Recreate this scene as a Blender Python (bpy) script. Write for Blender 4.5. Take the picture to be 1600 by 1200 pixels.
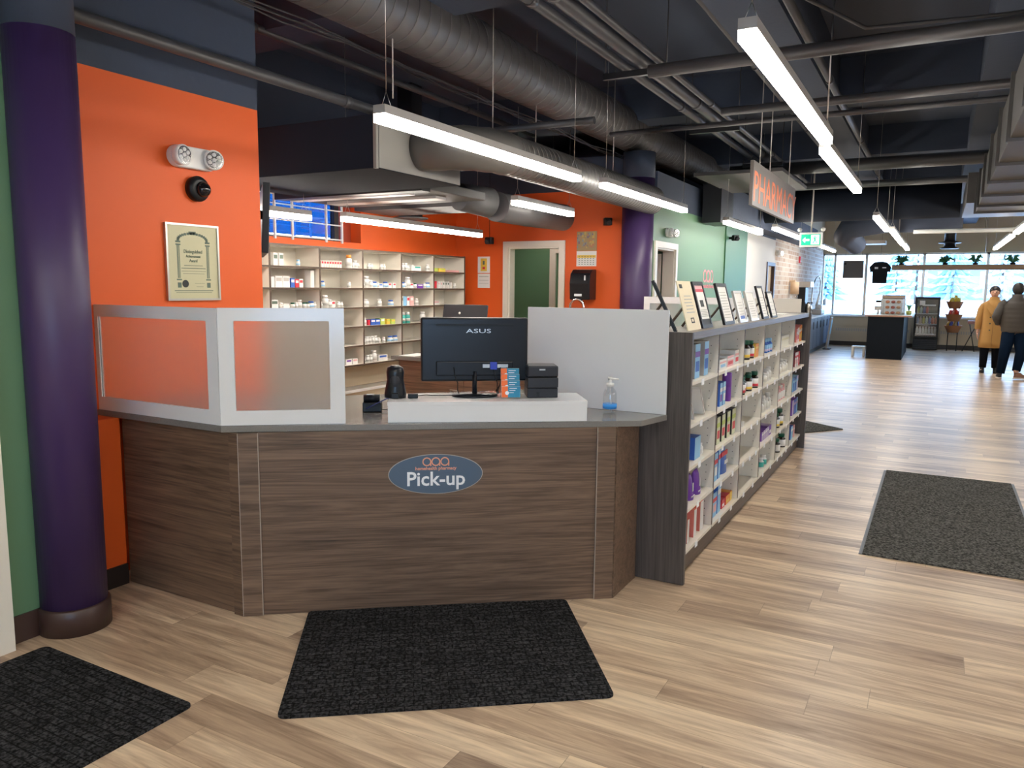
import bpy, bmesh, math, random
from mathutils import Vector, Matrix
random.seed(7)
SC = bpy.context.scene
COL = SC.collection
PI = math.pi
for o in list(bpy.data.objects): bpy.data.objects.remove(o)

# ---------------- camera, world, sun, exposure ----------------
def setup_camera():
    cd = bpy.data.cameras.new('camera'); co = bpy.data.objects.new('camera', cd); COL.objects.link(co)
    cd.sensor_width = 36.0; cd.lens = 27.0; cd.clip_start = 0.05; cd.clip_end = 400
    Y = Vector((667.0, -145.0, 1200.0)).normalized()      # world +Y seen in lens axes (right, down, forward)
    h = Vector((1, 0.0097, 0))
    D = Y.cross(h); D = -D if D.y < 0 else D; D.normalize()
    X = D.cross(Y).normalized()
    Z = -D
    right = Vector((X[0], Y[0], Z[0])); down = Vector((X[1], Y[1], Z[1])); fwd = Vector((X[2], Y[2], Z[2]))
    m = Matrix.Identity(4)
    for i in range(3):
        m[i][0] = right[i]; m[i][1] = -down[i]; m[i][2] = -fwd[i]
    m[0][3], m[1][3], m[2][3] = 0, 0, 1.6
    co.matrix_world = m
    SC.camera = co
setup_camera()
SC.view_settings.view_transform = 'Standard'
SC.view_settings.look = 'None'
SC.view_settings.gamma = 1
SC.view_settings.exposure = 0.93
W = bpy.data.worlds.new('world'); SC.world = W; W.use_nodes = True
nt = W.node_tree
bg = nt.nodes['Background']
tc = nt.nodes.new('ShaderNodeTexCoord'); sp = nt.nodes.new('ShaderNodeSeparateXYZ'); cr = nt.nodes.new('ShaderNodeValToRGB')
nt.links.new(tc.outputs['Generated'], sp.inputs[0]); nt.links.new(sp.outputs[2], cr.inputs[0]); nt.links.new(cr.outputs[0], bg.inputs[0])
cr.color_ramp.elements[0].position = 0.0; cr.color_ramp.elements[0].color = (0.44, 0.71, 1.0, 1)
cr.color_ramp.elements[1].position = 0.6; cr.color_ramp.elements[1].color = (0.35, 0.6, 1.0, 1)
bg.inputs[1].default_value = 5.0
sd = bpy.data.lights.new('sun', 'SUN'); sd.energy = 4.0; sd.angle = 0.03; sd.color = (1.0, 0.95, 0.88)
so = bpy.data.objects.new('sun', sd); COL.objects.link(so)
so.rotation_euler = (math.radians(50), 0, math.radians(60))

# ---------------- materials ----------------
def sock(b, names, v):
    for n in names:
        if n in b.inputs: b.inputs[n].default_value = v; return
def mat(name, col, rough=0.5, metal=0.0, spec=0.5, emit=None, es=0.0, alpha=None, trans=0.0, ior=None, bump=0.0, bscale=60.0, var=0.0, vscale=6.0):
    m = bpy.data.materials.new(name); m.use_nodes = True
    t = m.node_tree; b = t.nodes['Principled BSDF']
    c = (*col, 1)
    b.inputs['Base Color'].default_value = c
    b.inputs['Roughness'].default_value = rough; b.inputs['Metallic'].default_value = metal
    sock(b, ['Specular IOR Level'], spec)
    if trans: sock(b, ['Transmission Weight'], trans)
    if ior: b.inputs['IOR'].default_value = ior
    if emit: sock(b, ['Emission Color'], (*emit, 1)); sock(b, ['Emission Strength'], es)
    if bump or var:
        tcn = t.nodes.new('ShaderNodeTexCoord'); n = t.nodes.new('ShaderNodeTexNoise')
        t.links.new(tcn.outputs['Object'], n.inputs['Vector']); n.inputs['Scale'].default_value = bscale if bump else vscale
        n.inputs['Detail'].default_value = 4
        if bump:
            bp = t.nodes.new('ShaderNodeBump'); bp.inputs['Strength'].default_value = bump; bp.inputs['Distance'].default_value = 0.01
            t.links.new(n.outputs['Fac'], bp.inputs['Height']); t.links.new(bp.outputs[0], b.inputs['Normal'])
        if var:
            n2 = t.nodes.new('ShaderNodeTexNoise'); n2.inputs['Scale'].default_value = vscale; t.links.new(tcn.outputs['Object'], n2.inputs['Vector'])
            mx = t.nodes.new('ShaderNodeMix'); mx.data_type = 'RGBA'
            mx.inputs[6].default_value = (*[x*(1-var) for x in col], 1); mx.inputs[7].default_value = (*[min(1, x*(1+var)) for x in col], 1)
            t.links.new(n2.outputs['Fac'], mx.inputs[0]); t.links.new(mx.outputs[2], b.inputs['Base Color'])
    return m

def wood(name, dark, light, axis, scale=1.0, rough=0.45, bump=0.15, contrast=(0.3, 0.72)):
    """long streaky grain along one object axis"""
    m = bpy.data.materials.new(name); m.use_nodes = True
    t = m.node_tree; b = t.nodes['Principled BSDF']; L = t.links.new
    tcn = t.nodes.new('ShaderNodeTexCoord'); mp = t.nodes.new('ShaderNodeMapping')
    L(tcn.outputs['Object'], mp.inputs[0])
    s = [24.0*scale]*3; s['xyz'.index(axis)] = 0.85*scale
    mp.inputs['Scale'].default_value = s
    n0 = t.nodes.new('ShaderNodeTexNoise'); n0.inputs['Scale'].default_value = 0.22; n0.inputs['Detail'].default_value = 2
    L(mp.outputs[0], n0.inputs['Vector'])
    mul = t.nodes.new('ShaderNodeVectorMath'); mul.operation = 'SCALE'; mul.inputs['Scale'].default_value = 4.0
    L(n0.outputs['Color'], mul.inputs[0])
    add = t.nodes.new('ShaderNodeVectorMath'); add.operation = 'ADD'
    L(mp.outputs[0], add.inputs[0]); L(mul.outputs[0], add.inputs[1])
    n1 = t.nodes.new('ShaderNodeTexNoise'); n1.inputs['Scale'].default_value = 1.1; n1.inputs['Detail'].default_value = 10; n1.inputs['Roughness'].default_value = 0.72
    L(add.outputs[0], n1.inputs['Vector'])
    n2 = t.nodes.new('ShaderNodeTexNoise'); n2.inputs['Scale'].default_value = 4.5; n2.inputs['Detail'].default_value = 6
    L(add.outputs[0], n2.inputs['Vector'])
    ma = t.nodes.new('ShaderNodeMath'); ma.operation = 'MULTIPLY_ADD'; ma.inputs[1].default_value = 0.45
    L(n2.outputs['Fac'], ma.inputs[0])
    mb_ = t.nodes.new('ShaderNodeMath'); mb_.operation = 'MULTIPLY'; mb_.inputs[1].default_value = 0.62
    L(n1.outputs['Fac'], mb_.inputs[0]); L(mb_.outputs[0], ma.inputs[2])
    r = t.nodes.new('ShaderNodeValToRGB'); L(ma.outputs[0], r.inputs[0])
    e = r.color_ramp.elements; e[0].position = contrast[0]; e[0].color = (*dark, 1); e[1].position = contrast[1]; e[1].color = (*light, 1)
    L(r.outputs[0], b.inputs['Base Color'])
    b.inputs['Roughness'].default_value = rough
    bp = t.nodes.new('ShaderNodeBump'); bp.inputs['Strength'].default_value = bump; bp.inputs['Distance'].default_value = 0.004
    L(ma.outputs[0], bp.inputs['Height']); L(bp.outputs[0], b.inputs['Normal'])
    return m

def floor_mat():
    m = bpy.data.materials.new('oak_planks'); m.use_nodes = True
    t = m.node_tree; b = t.nodes['Principled BSDF']; L = t.links.new
    N = t.nodes.new
    tcn = N('ShaderNodeTexCoord'); sx = N('ShaderNodeSeparateXYZ'); L(tcn.outputs['Object'], sx.inputs[0])
    def M(op, a=None, bb=None, c=None):
        n = N('ShaderNodeMath'); n.operation = op
        for i, v in enumerate((a, bb, c)):
            if v is None: continue
            if isinstance(v, (int, float)): n.inputs[i].default_value = v
            else: L(v, n.inputs[i])
        return n.outputs[0]
    yy = M('DIVIDE', M('ADD', sx.outputs[1], 10.0), 0.168)
    row = M('FLOOR', yy); fy = M('FRACT', yy)
    wn = N('ShaderNodeTexWhiteNoise'); wn.noise_dimensions = '1D'; L(row, wn.inputs['W'])
    xx = M('ADD', M('DIVIDE', M('ADD', sx.outputs[0], 20.0), 1.24), M('MULTIPLY', wn.outputs['Value'], 7.3))
    col = M('FLOOR', xx); fx = M('FRACT', xx)
    cb = N('ShaderNodeCombineXYZ'); L(row, cb.inputs[0]); L(col, cb.inputs[1])
    wn2 = N('ShaderNodeTexWhiteNoise'); wn2.noise_dimensions = '2D'; L(cb.outputs[0], wn2.inputs['Vector'])
    # grain coordinates: shifted for each plank
    sc = N('ShaderNodeVectorMath'); sc.operation = 'SCALE'; sc.inputs['Scale'].default_value = 37.0; L(wn2.outputs['Color'], sc.inputs[0])
    mp = N('ShaderNodeMapping'); mp.inputs['Scale'].default_value = (1.1, 13.0, 1.0); L(tcn.outputs['Object'], mp.inputs[0])
    ad = N('ShaderNodeVectorMath'); ad.operation = 'ADD'; L(mp.outputs[0], ad.inputs[0]); L(sc.outputs[0], ad.inputs[1])
    n0 = N('ShaderNodeTexNoise'); n0.inputs['Scale'].default_value = 0.8; L(ad.outputs[0], n0.inputs['Vector'])
    sc2 = N('ShaderNodeVectorMath'); sc2.operation = 'SCALE'; sc2.inputs['Scale'].default_value = 1.6; L(n0.outputs['Color'], sc2.inputs[0])
    ad2 = N('ShaderNodeVectorMath'); ad2.operation = 'ADD'; L(ad.outputs[0], ad2.inputs[0]); L(sc2.outputs[0], ad2.inputs[1])
    n1 = N('ShaderNodeTexNoise'); n1.inputs['Scale'].default_value = 1.1; n1.inputs['Detail'].default_value = 7; n1.inputs['Roughness'].default_value = 0.6; L(ad2.outputs[0], n1.inputs['Vector'])
    n2 = N('ShaderNodeTexNoise'); n2.inputs['Scale'].default_value = 6.0; n2.inputs['Detail'].default_value = 6; L(ad2.outputs[0], n2.inputs['Vector'])
    v = M('ADD', M('MULTIPLY', n1.outputs['Fac'], 0.75), M('MULTIPLY', n2.outputs['Fac'], 0.25))
    v = M('ADD', v, M('MULTIPLY', M('SUBTRACT', wn2.outputs['Value'], 0.5), 0.19))
    r = N('ShaderNodeValToRGB'); L(v, r.inputs[0]); e = r.color_ramp.elements
    e[0].position = 0.30; e[0].color = (0.25, 0.165, 0.11, 1); e[1].position = 0.68; e[1].color = (0.80, 0.63, 0.44, 1)
    x = e.new(0.49); x.color = (0.50, 0.36, 0.245, 1)
    s1 = M('LESS_THAN', fy, 0.012); s2 = M('LESS_THAN', fx, 0.0022); seam = M('MAXIMUM', s1, s2)
    mx = N('ShaderNodeMix'); mx.data_type = 'RGBA'; L(M('MULTIPLY', seam, 0.45), mx.inputs[0]); L(r.outputs[0], mx.inputs[6]); mx.inputs[7].default_value = (0.12, 0.08, 0.05, 1)
    L(mx.outputs[2], b.inputs['Base Color'])
    b.inputs['Roughness'].default_value = 0.34
    sock(b, ['Specular IOR Level'], 0.4)
    bp = N('ShaderNodeBump'); bp.inputs['Strength'].default_value = 0.12; bp.inputs['Distance'].default_value = 0.003
    L(M('SUBTRACT', v, seam), bp.inputs['Height']); L(bp.outputs[0], b.inputs['Normal'])
    return m

def mat_weave(name, c1, c2, cell=0.05, brick=True):
    m = bpy.data.materials.new(name); m.use_nodes = True
    t = m.node_tree; b = t.nodes['Principled BSDF']; L = t.links.new; N = t.nodes.new
    tcn = N('ShaderNodeTexCoord')
    n = N('ShaderNodeTexNoise'); n.inputs['Scale'].default_value = 85 if brick else 75; n.inputs['Detail'].default_value = 3; L(tcn.outputs['Object'], n.inputs['Vector'])
    r = N('ShaderNodeValToRGB'); L(n.outputs['Fac'], r.inputs[0]); r.color_ramp.elements[0].position = 0.38; r.color_ramp.elements[0].color = (*c1, 1)
    r.color_ramp.elements[1].position = 0.68; r.color_ramp.elements[1].color = (*c2, 1)
    b.inputs['Roughness'].default_value = 0.95; sock(b, ['Specular IOR Level'], 0.15)
    bp = N('ShaderNodeBump'); bp.inputs['Strength'].default_value = 0.8; bp.inputs['Distance'].default_value = 0.006
    if brick:
        bk = N('ShaderNodeTexBrick'); bk.inputs['Scale'].default_value = 1.0; bk.inputs['Brick Width'].default_value = cell*1.0; bk.inputs['Row Height'].default_value = cell*0.5
        bk.inputs['Mortar Size'].default_value = cell*0.05; bk.inputs['Mortar Smooth'].default_value = 0.5
        bk.inputs['Color1'].default_value = (1, 1, 1, 1); bk.inputs['Color2'].default_value = (0.5, 0.5, 0.5, 1); bk.inputs['Mortar'].default_value = (0.1, 0.1, 0.1, 1)
        L(tcn.outputs['Object'], bk.inputs['Vector'])
        mx = N('ShaderNodeMix'); mx.data_type = 'RGBA'; mx.blend_type = 'MULTIPLY'; mx.inputs[0].default_value = 0.9
        L(r.outputs[0], mx.inputs[6]); L(bk.outputs['Color'], mx.inputs[7]); L(mx.outputs[2], b.inputs['Base Color'])
        a = N('ShaderNodeMath'); a.operation = 'MULTIPLY_ADD'; L(bk.outputs['Fac'], a.inputs[0]); a.inputs[1].default_value = -1.2; L(n.outputs['Fac'], a.inputs[2]); L(a.outputs[0], bp.inputs['Height'])
    else:
        L(r.outputs[0], b.inputs['Base Color']); L(n.outputs['Fac'], bp.inputs['Height'])
    L(bp.outputs[0], b.inputs['Normal'])
    return m

def brick_mat():
    m = bpy.data.materials.new('whitewashed_brick'); m.use_nodes = True
    t = m.node_tree; b = t.nodes['Principled BSDF']; L = t.links.new; N = t.nodes.new
    tcn = N('ShaderNodeTexCoord'); mp = N('ShaderNodeMapping'); mp.inputs['Rotation'].default_value = (0, PI/2, 0)
    sx = N('ShaderNodeSeparateXYZ'); cb = N('ShaderNodeCombineXYZ'); L(tcn.outputs['Object'], sx.inputs[0]); L(sx.outputs[1], cb.inputs[0]); L(sx.outputs[2], cb.inputs[1])
    bk = N('ShaderNodeTexBrick'); bk.inputs['Scale'].default_value = 1; bk.inputs['Brick Width'].default_value = 0.3; bk.inputs['Row Height'].default_value = 0.1; bk.inputs['Mortar Size'].default_value = 0.012
    bk.inputs['Color1'].default_value = (0.60, 0.52, 0.43, 1); bk.inputs['Color2'].default_value = (0.42, 0.29, 0.21, 1); bk.inputs['Mortar'].default_value = (0.6, 0.57, 0.52, 1)
    L(cb.outputs[0], bk.inputs['Vector']); L(bk.outputs['Color'], b.inputs['Base Color']); b.inputs['Roughness'].default_value = 0.8
    return m

def glass_mat(name, tint=(1, 1, 1), refl=0.08, rough=0.0):
    m = bpy.data.materials.new(name); m.use_nodes = True
    t = m.node_tree; L = t.links.new
    for n in list(t.nodes): t.nodes.remove(n)
    o = t.nodes.new('ShaderNodeOutputMaterial'); tr = t.nodes.new('ShaderNodeBsdfTransparent'); g = t.nodes.new('ShaderNodeBsdfGlossy'); mx = t.nodes.new('ShaderNodeMixShader')
    tr.inputs[0].default_value = (*tint, 1); g.inputs['Roughness'].default_value = rough; mx.inputs[0].default_value = refl
    L(tr.outputs[0], mx.inputs[1]); L(g.outputs[0], mx.inputs[2]); L(mx.outputs[0], o.inputs[0])
    return m

M = {}
M['floor'] = floor_mat()
M['walnut'] = wood('walnut_laminate', (0.040, 0.024, 0.015), (0.235, 0.150, 0.100), 'x', rough=0.5, contrast=(0.34, 0.70))
M['walnut_v'] = wood('grey_walnut_vertical', (0.030, 0.026, 0.026), (0.125, 0.108, 0.102), 'z', contrast=(0.32, 0.74))
M['walnut_y'] = wood('grey_walnut_top', (0.10, 0.085, 0.075), (0.24, 0.21, 0.185), 'y', rough=0.35, bump=0.0)
M['darkwood'] = wood('dark_walnut_edge', (0.045, 0.03, 0.022), (0.13, 0.09, 0.065), 'y')
M['edge'] = mat('pale_edge_banding', (0.42, 0.36, 0.31), 0.5)
M['oak'] = wood('planter_wood', (0.35, 0.2, 0.1), (0.6, 0.4, 0.24), 'x')
M['stone'] = mat('grey_quartz_worktop', (0.20, 0.195, 0.185), 0.16, var=0.25, vscale=220)
M['orange'] = mat('orange_paint', (0.80, 0.118, 0.014), 0.55, bump=0.03, bscale=150)
M['orange_dark'] = mat('darker_orange', (0.42, 0.06, 0.025), 0.55)
M['purple'] = mat('purple_paint', (0.055, 0.028, 0.105), 0.42, bump=0.02, bscale=120)
M['green'] = mat('sage_green_paint', (0.12, 0.25, 0.14), 0.55, bump=0.03, bscale=150)
M['green2'] = mat('shaded_green', (0.05, 0.165, 0.08), 0.5)  # wall green darkened: the pilaster's shade side is put into the colour
M['white'] = mat('white_paint', (0.80, 0.80, 0.78), 0.4)
M['wallwhite'] = mat('cream_wall_paint', (0.62, 0.60, 0.54), 0.6)
M['tan'] = mat('beige_paint', (0.55, 0.46, 0.33), 0.6)
M['trim'] = mat('cream_trim', (0.78, 0.74, 0.65), 0.4)
M['gloss'] = mat('white_gloss_laminate', (0.74, 0.76, 0.78), 0.14)
M['acrylic'] = mat('pale_grey_acrylic', (0.70, 0.72, 0.74), 0.10)
M['frost'] = mat('frosted_glass', (0.86, 0.86, 0.86), 0.42, trans=0.92, ior=1.15)
M['shelfwhite'] = mat('cream_melamine', (0.74, 0.70, 0.62), 0.4)
M['base_black'] = mat('black_vinyl_skirting', (0.022, 0.016, 0.016), 0.4)
M['base_brown'] = mat('brown_vinyl_skirting', (0.055, 0.030, 0.026), 0.35)
M['ceil'] = mat('black_ceiling_paint', (0.040, 0.056, 0.095), 0.75, bump=0.2, bscale=20)
M['duct'] = mat('dark_duct_paint', (0.085, 0.082, 0.086), 0.42, spec=0.6)
M['duct2'] = mat('grey_duct_metal', (0.11, 0.105, 0.10), 0.38, metal=0.3)
M['duct3'] = mat('grey_duct_wrap', (0.085, 0.085, 0.088), 0.6)
M['pipe'] = mat('dark_pipe_paint', (0.055, 0.055, 0.062), 0.42)
M['dark'] = mat('dark_metal', (0.015, 0.016, 0.02), 0.4)
M['black'] = mat('black_plastic', (0.008, 0.009, 0.011), 0.4, spec=0.3)
M['blacksat'] = mat('satin_black_plastic', (0.008, 0.010, 0.015), 0.28, spec=0.35)
M['charcoal'] = mat('charcoal_plastic', (0.024, 0.026, 0.033), 0.42, spec=0.35)
M['chrome'] = mat('chrome', (0.8, 0.8, 0.82), 0.12, metal=1.0)
M['steel'] = mat('brushed_steel', (0.55, 0.54, 0.52), 0.3, metal=1.0)
M['lampmetal'] = mat('lamp_housing', (0.40, 0.38, 0.36), 0.4)
M['diffuser'] = mat('lit_diffuser', (1, 1, 1), 0.5, emit=(1.0, 0.93, 0.83), es=18.0)
M['plastic'] = mat('white_plastic', (0.75, 0.75, 0.74), 0.35)
M['paper'] = mat('white_paper', (0.82, 0.81, 0.78), 0.7)
M['parch'] = mat('parchment_paper', (0.60, 0.57, 0.36), 0.5)
M['cream'] = mat('cream_card', (0.74, 0.65, 0.45), 0.5)
M['ink'] = mat('grey_green_ink', (0.13, 0.18, 0.14), 0.6)
M['inkdk'] = mat('dark_ink', (0.03, 0.035, 0.035), 0.6)
M['glass'] = glass_mat('window_glass', (0.97, 0.98, 1.0), 0.05)
M['blueglass'] = glass_mat('blue_window_glass', (0.05, 0.20, 0.38), 0.30)
M['boxdark'] = mat('dark_navy_duct_board', (0.012, 0.016, 0.026), 0.85, spec=0.15)
M['sidepanel'] = mat('pale_grey_duct_end', (0.24, 0.23, 0.215), 0.5)
M['faint'] = mat('faint_grey_print', (0.42, 0.43, 0.40), 0.6)
M['clear'] = glass_mat('clear_acrylic', (0.93, 0.95, 0.96), 0.12, 0.05)
M['coolglass'] = glass_mat('cooler_glass', (0.8, 0.85, 0.9), 0.12, 0.02)
M['mat_blk'] = mat_weave('black_woven_carpet', (0.006, 0.006, 0.007), (0.075, 0.075, 0.08), cell=0.07)
M['mat_grey'] = mat_weave('grey_flecked_carpet', (0.025, 0.024, 0.022), (0.17, 0.165, 0.15), brick=False)
M['rubber'] = mat('grey_vinyl_edge', (0.16, 0.165, 0.18), 0.5)
M['badge'] = mat('slate_blue_badge', (0.075, 0.12, 0.185), 0.4)
M['coral'] = mat('coral_print', (0.80, 0.36, 0.24), 0.5)
M['pink'] = mat('pink_red_print', (0.80, 0.24, 0.24), 0.5)
M['letter'] = mat('white_letters', (0.85, 0.88, 0.92), 0.5)
M['signface'] = mat('grey_sign_face', (0.17, 0.155, 0.145), 0.4)
M['signor'] = mat('orange_sign_letters', (0.85, 0.20, 0.07), 0.45)
M['exit'] = mat('lit_green_exit_panel', (0.0, 0.35, 0.2), 0.4, emit=(0.0, 0.45, 0.25), es=0.6)
M['exitw'] = mat('lit_white_exit_symbol', (0.8, 0.9, 0.9), 0.4, emit=(0.7, 1.0, 0.95), es=0.8)
M['brick'] = brick_mat()
M['snow'] = mat('snow', (0.9, 0.93, 0.97), 0.8)
M['cabblue'] = mat('slate_cabinet_paint', (0.10, 0.14, 0.21), 0.4)
M['navy'] = mat('navy_black_panel', (0.004, 0.007, 0.012), 0.6, spec=0.15)
M['wicker'] = mat('wicker', (0.34, 0.14, 0.055), 0.7, bump=0.8, bscale=90)
M['leaf'] = mat('plant_leaves', (0.07, 0.28, 0.12), 0.5)
M['skin'] = mat('skin', (0.55, 0.30, 0.21), 0.5)
M['hair'] = mat('dark_hair', (0.012, 0.010, 0.010), 0.55)
M['camel'] = mat('camel_wool', (0.46, 0.25, 0.08), 0.9, bump=0.2, bscale=200)
M['puffer'] = mat('brown_grey_quilted_nylon', (0.050, 0.042, 0.036), 0.6)
M['denim'] = mat('dark_navy_denim', (0.003, 0.010, 0.026), 0.9, spec=0.1)
M['blackcloth'] = mat('black_cloth', (0.004, 0.005, 0.009), 0.9, spec=0.1)
M['shoe'] = mat('brown_suede', (0.22, 0.11, 0.07), 0.8)
M['sole'] = mat('pale_rubber_sole', (0.65, 0.6, 0.55), 0.6)
M['gel'] = mat('blue_label', (0.03, 0.28, 0.75), 0.4)
M['greycard'] = mat('dark_grey_board', (0.10, 0.10, 0.105), 0.7)
M['bark'] = mat('tree_bark', (0.12, 0.09, 0.07), 0.9)
M['spruce'] = mat('flare_blue_spruce', (0.16, 0.34, 0.50), 0.9)  # bluish lens flare over the trees is put into their colour
M['spruce2'] = mat('pale_flare_blue_branches', (0.42, 0.55, 0.66), 0.9)  # paler tree colour, tinted by the same flare
M['facade'] = mat('blue_grey_facade', (0.14, 0.28, 0.42), 0.8)
_cc = {}
def cmat(r, g, b, rough=0.45):
    k = (round(r, 3), round(g, 3), round(b, 3), rough)
    if k not in _cc: _cc[k] = mat('print_colour', (r, g, b), rough)
    return _cc[k]

# ---------------- mesh helpers ----------------
class MB:
    def __init__(s): s.bm = bmesh.new(); s.mats = []; s.cur = 0
    def use(s, m):
        if m not in s.mats: s.mats.append(m)
        s.cur = s.mats.index(m); return s
    def _f(s, vs, smooth=False):
        try: f = s.bm.faces.new(vs)
        except ValueError: return
        f.material_index = s.cur; f.smooth = smooth
        return f
    def box(s, x0, x1, y0, y1, z0, z1, mx=None):
        v = []
        for z in (z0, z1):
            for x, y in ((x0, y0), (x1, y0), (x1, y1), (x0, y1)):
                p = Vector((x, y, z)); p = mx @ p if mx else p
                v.append(s.bm.verts.new(p))
        for q in ((3, 2, 1, 0), (4, 5, 6, 7), (0, 1, 5, 4), (1, 2, 6, 5), (2, 3, 7, 6), (3, 0, 4, 7)): s._f([v[i] for i in q])
        return s
    def prism(s, pts, z0, z1, mx=None):
        """pts: 2D polygon in xy (ccw) extruded in z"""
        a = []; b = []
        for x, y in pts:
            p = Vector((x, y, z0)); q = Vector((x, y, z1))
            if mx: p = mx @ p; q = mx @ q
            a.append(s.bm.verts.new(p)); b.append(s.bm.verts.new(q))
        n = len(pts)
        s._f(a[::-1]); s._f(b)
        for i in range(n): s._f([a[i], a[(i+1) % n], b[(i+1) % n], b[i]])
        return s
    def tube(s, pts, rad, seg=10, cap=True, smooth=True, sx=1.0):
        pts = [Vector(p) for p in pts]; n = len(pts)
        rads = rad if isinstance(rad, (list, tuple)) else [rad]*n
        rings = []; up = None
        for i, p in enumerate(pts):
            d = (pts[min(i+1, n-1)] - pts[max(i-1, 0)]); d = d.normalized() if d.length > 1e-9 else Vector((0, 0, 1))
            if up is None:
                up = Vector((0, 0, 1)) if abs(d.z) < 0.9 else Vector((0, 1, 0))
            a = d.cross(up).normalized(); bvec = a.cross(d).normalized(); up = bvec
            rings.append([s.bm.verts.new(p + rads[i]*(a*math.cos(t)*sx + bvec*math.sin(t))) for t in [2*PI*k/seg for k in range(seg)]])
        for i in range(n-1):
            for k in range(seg): s._f([rings[i][k], rings[i][(k+1) % seg], rings[i+1][(k+1) % seg], rings[i+1][k]], smooth)
        if cap: s._f(rings[0][::-1]); s._f(rings[-1])
        return s
    def cyl(s, p0, p1, r, seg=16, r2=None): return s.tube([p0, p1], [r, r if r2 is None else r2], seg)
    def lathe(s, prof, seg=20, c=(0, 0, 0), mx=None, smooth=True):
        """prof: list of (r, z); axis z"""
        rings = []
        for r, z in prof:
            ring = []
            for k in range(seg):
                t = 2*PI*k/seg; p = Vector((c[0]+r*math.cos(t), c[1]+r*math.sin(t), c[2]+z)); p = mx @ p if mx else p
                ring.append(s.bm.verts.new(p))
            rings.append(ring)
        for i in range(len(rings)-1):
            for k in range(seg): s._f([rings[i][k], rings[i][(k+1) % seg], rings[i+1][(k+1) % seg], rings[i+1][k]], smooth)
        if prof[0][0] > 1e-6: s._f(rings[0][::-1])
        if prof[-1][0] > 1e-6: s._f(rings[-1])
        return s
    def loft(s, rings, seg=20, cap=True):
        """rings: (cx, cy, cz, rx, ry)"""
        R = []
        for cx, cy, cz, rx, ry in rings:
            R.append([s.bm.verts.new((cx+rx*math.cos(2*PI*k/seg), cy+ry*math.sin(2*PI*k/seg), cz)) for k in range(seg)])
        for i in range(len(R)-1):
            for k in range(seg): s._f([R[i][k], R[i][(k+1) % seg], R[i+1][(k+1) % seg], R[i+1][k]], True)
        if cap: s._f(R[0][::-1]); s._f(R[-1])
        return s
    def sphere(s, c, r, seg=14, rings=9, sc=(1, 1, 1), mx=None):
        R = []
        for i in range(rings+1):
            a = -PI/2 + PI*i/rings
            rr = max(math.cos(a), 0.02); z = math.sin(a)
            ring = []
            for k in range(seg):
                p = Vector((c[0]+r*sc[0]*rr*math.cos(2*PI*k/seg), c[1]+r*sc[1]*rr*math.sin(2*PI*k/seg), c[2]+r*sc[2]*z))
                ring.append(s.bm.verts.new(mx @ p if mx else p))
            R.append(ring)
        for i in range(rings):
            for k in range(seg): s._f([R[i][k], R[i][(k+1) % seg], R[i+1][(k+1) % seg], R[i+1][k]], True)
        s._f(R[0][::-1]); s._f(R[-1])
        return s
    def build(s, name, m=None, parent=None, loc=(0, 0, 0), rot=(0, 0, 0), bevel=0.0):
        if m is not None and not s.mats: s.mats = [m]
        me = bpy.data.meshes.new(name); bmesh.ops.recalc_face_normals(s.bm, faces=s.bm.faces) if len(s.bm.faces) < 60000 else None
        s.bm.to_mesh(me); s.bm.free()
        for q in s.mats: me.materials.append(q)
        o = bpy.data.objects.new(name, me); COL.objects.link(o)
        o.location = loc; o.rotation_euler = rot
        if parent: o.parent = parent
        if bevel:
            b = o.modifiers.new('bevel', 'BEVEL'); b.width = bevel; b.segments = 2; b.limit_method = 'ANGLE'
        return o

def thing(name, label, cat, loc=(0, 0, 0), rz=0.0, group=None, rot=None):
    o = bpy.data.objects.new(name, None); COL.objects.link(o); o.empty_display_size = 0.05
    o.location = loc; o.rotation_euler = rot if rot else (0, 0, rz)
    return tag(o, label, cat, group)
def tag(o, label, cat, group=None, kind=None):
    o['label'] = label; o['category'] = cat
    if group: o['group'] = group
    if kind: o['kind'] = kind
    return o
def struct(o):
    o['kind'] = 'structure'; return o
def kids(o): return [c for c in bpy.data.objects if c.parent == o]
def dup(root, loc=None, rz=None, label=None, group=None):
    def cp(o, par):
        c = o.copy(); COL.objects.link(c); c.parent = par
        for ch in KID.get(o.name, ()): cp(bpy.data.objects[ch], c)
        return c
    KID = {}
    for c in bpy.data.objects:
        if c.parent: KID.setdefault(c.parent.name, []).append(c.name)
    r = cp(root, None)
    if loc is not None: r.location = loc
    if rz is not None: r.rotation_euler = (0, 0, rz)
    if label: r['label'] = label
    if group: r['group'] = group
    return r
def text(body, size, m, parent, loc, rot=(PI/2, 0, 0), name='lettering', align='CENTER', ext=0.0008, sx=1.0, bold=0.0):
    cu = bpy.data.curves.new(name, 'FONT'); cu.body = body; cu.size = size; cu.extrude = ext; cu.align_x = align; cu.align_y = 'CENTER'; cu.offset = bold; cu.resolution_u = 3
    ob = bpy.data.objects.new(name, cu); COL.objects.link(ob)
    dg = bpy.context.evaluated_depsgraph_get(); me = bpy.data.meshes.new_from_object(ob.evaluated_get(dg))
    bpy.data.objects.remove(ob)
    me.materials.clear(); me.materials.append(m)
    o = bpy.data.objects.new(name, me); COL.objects.link(o); o.location = loc; o.rotation_euler = rot; o.scale = (sx, 1, 1)
    if parent: o.parent = parent
    return o
ORD = ['first', 'second', 'third', 'fourth', 'fifth', 'sixth', 'seventh', 'eighth', 'ninth', 'tenth', 'eleventh', 'twelfth', 'thirteenth']

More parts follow.
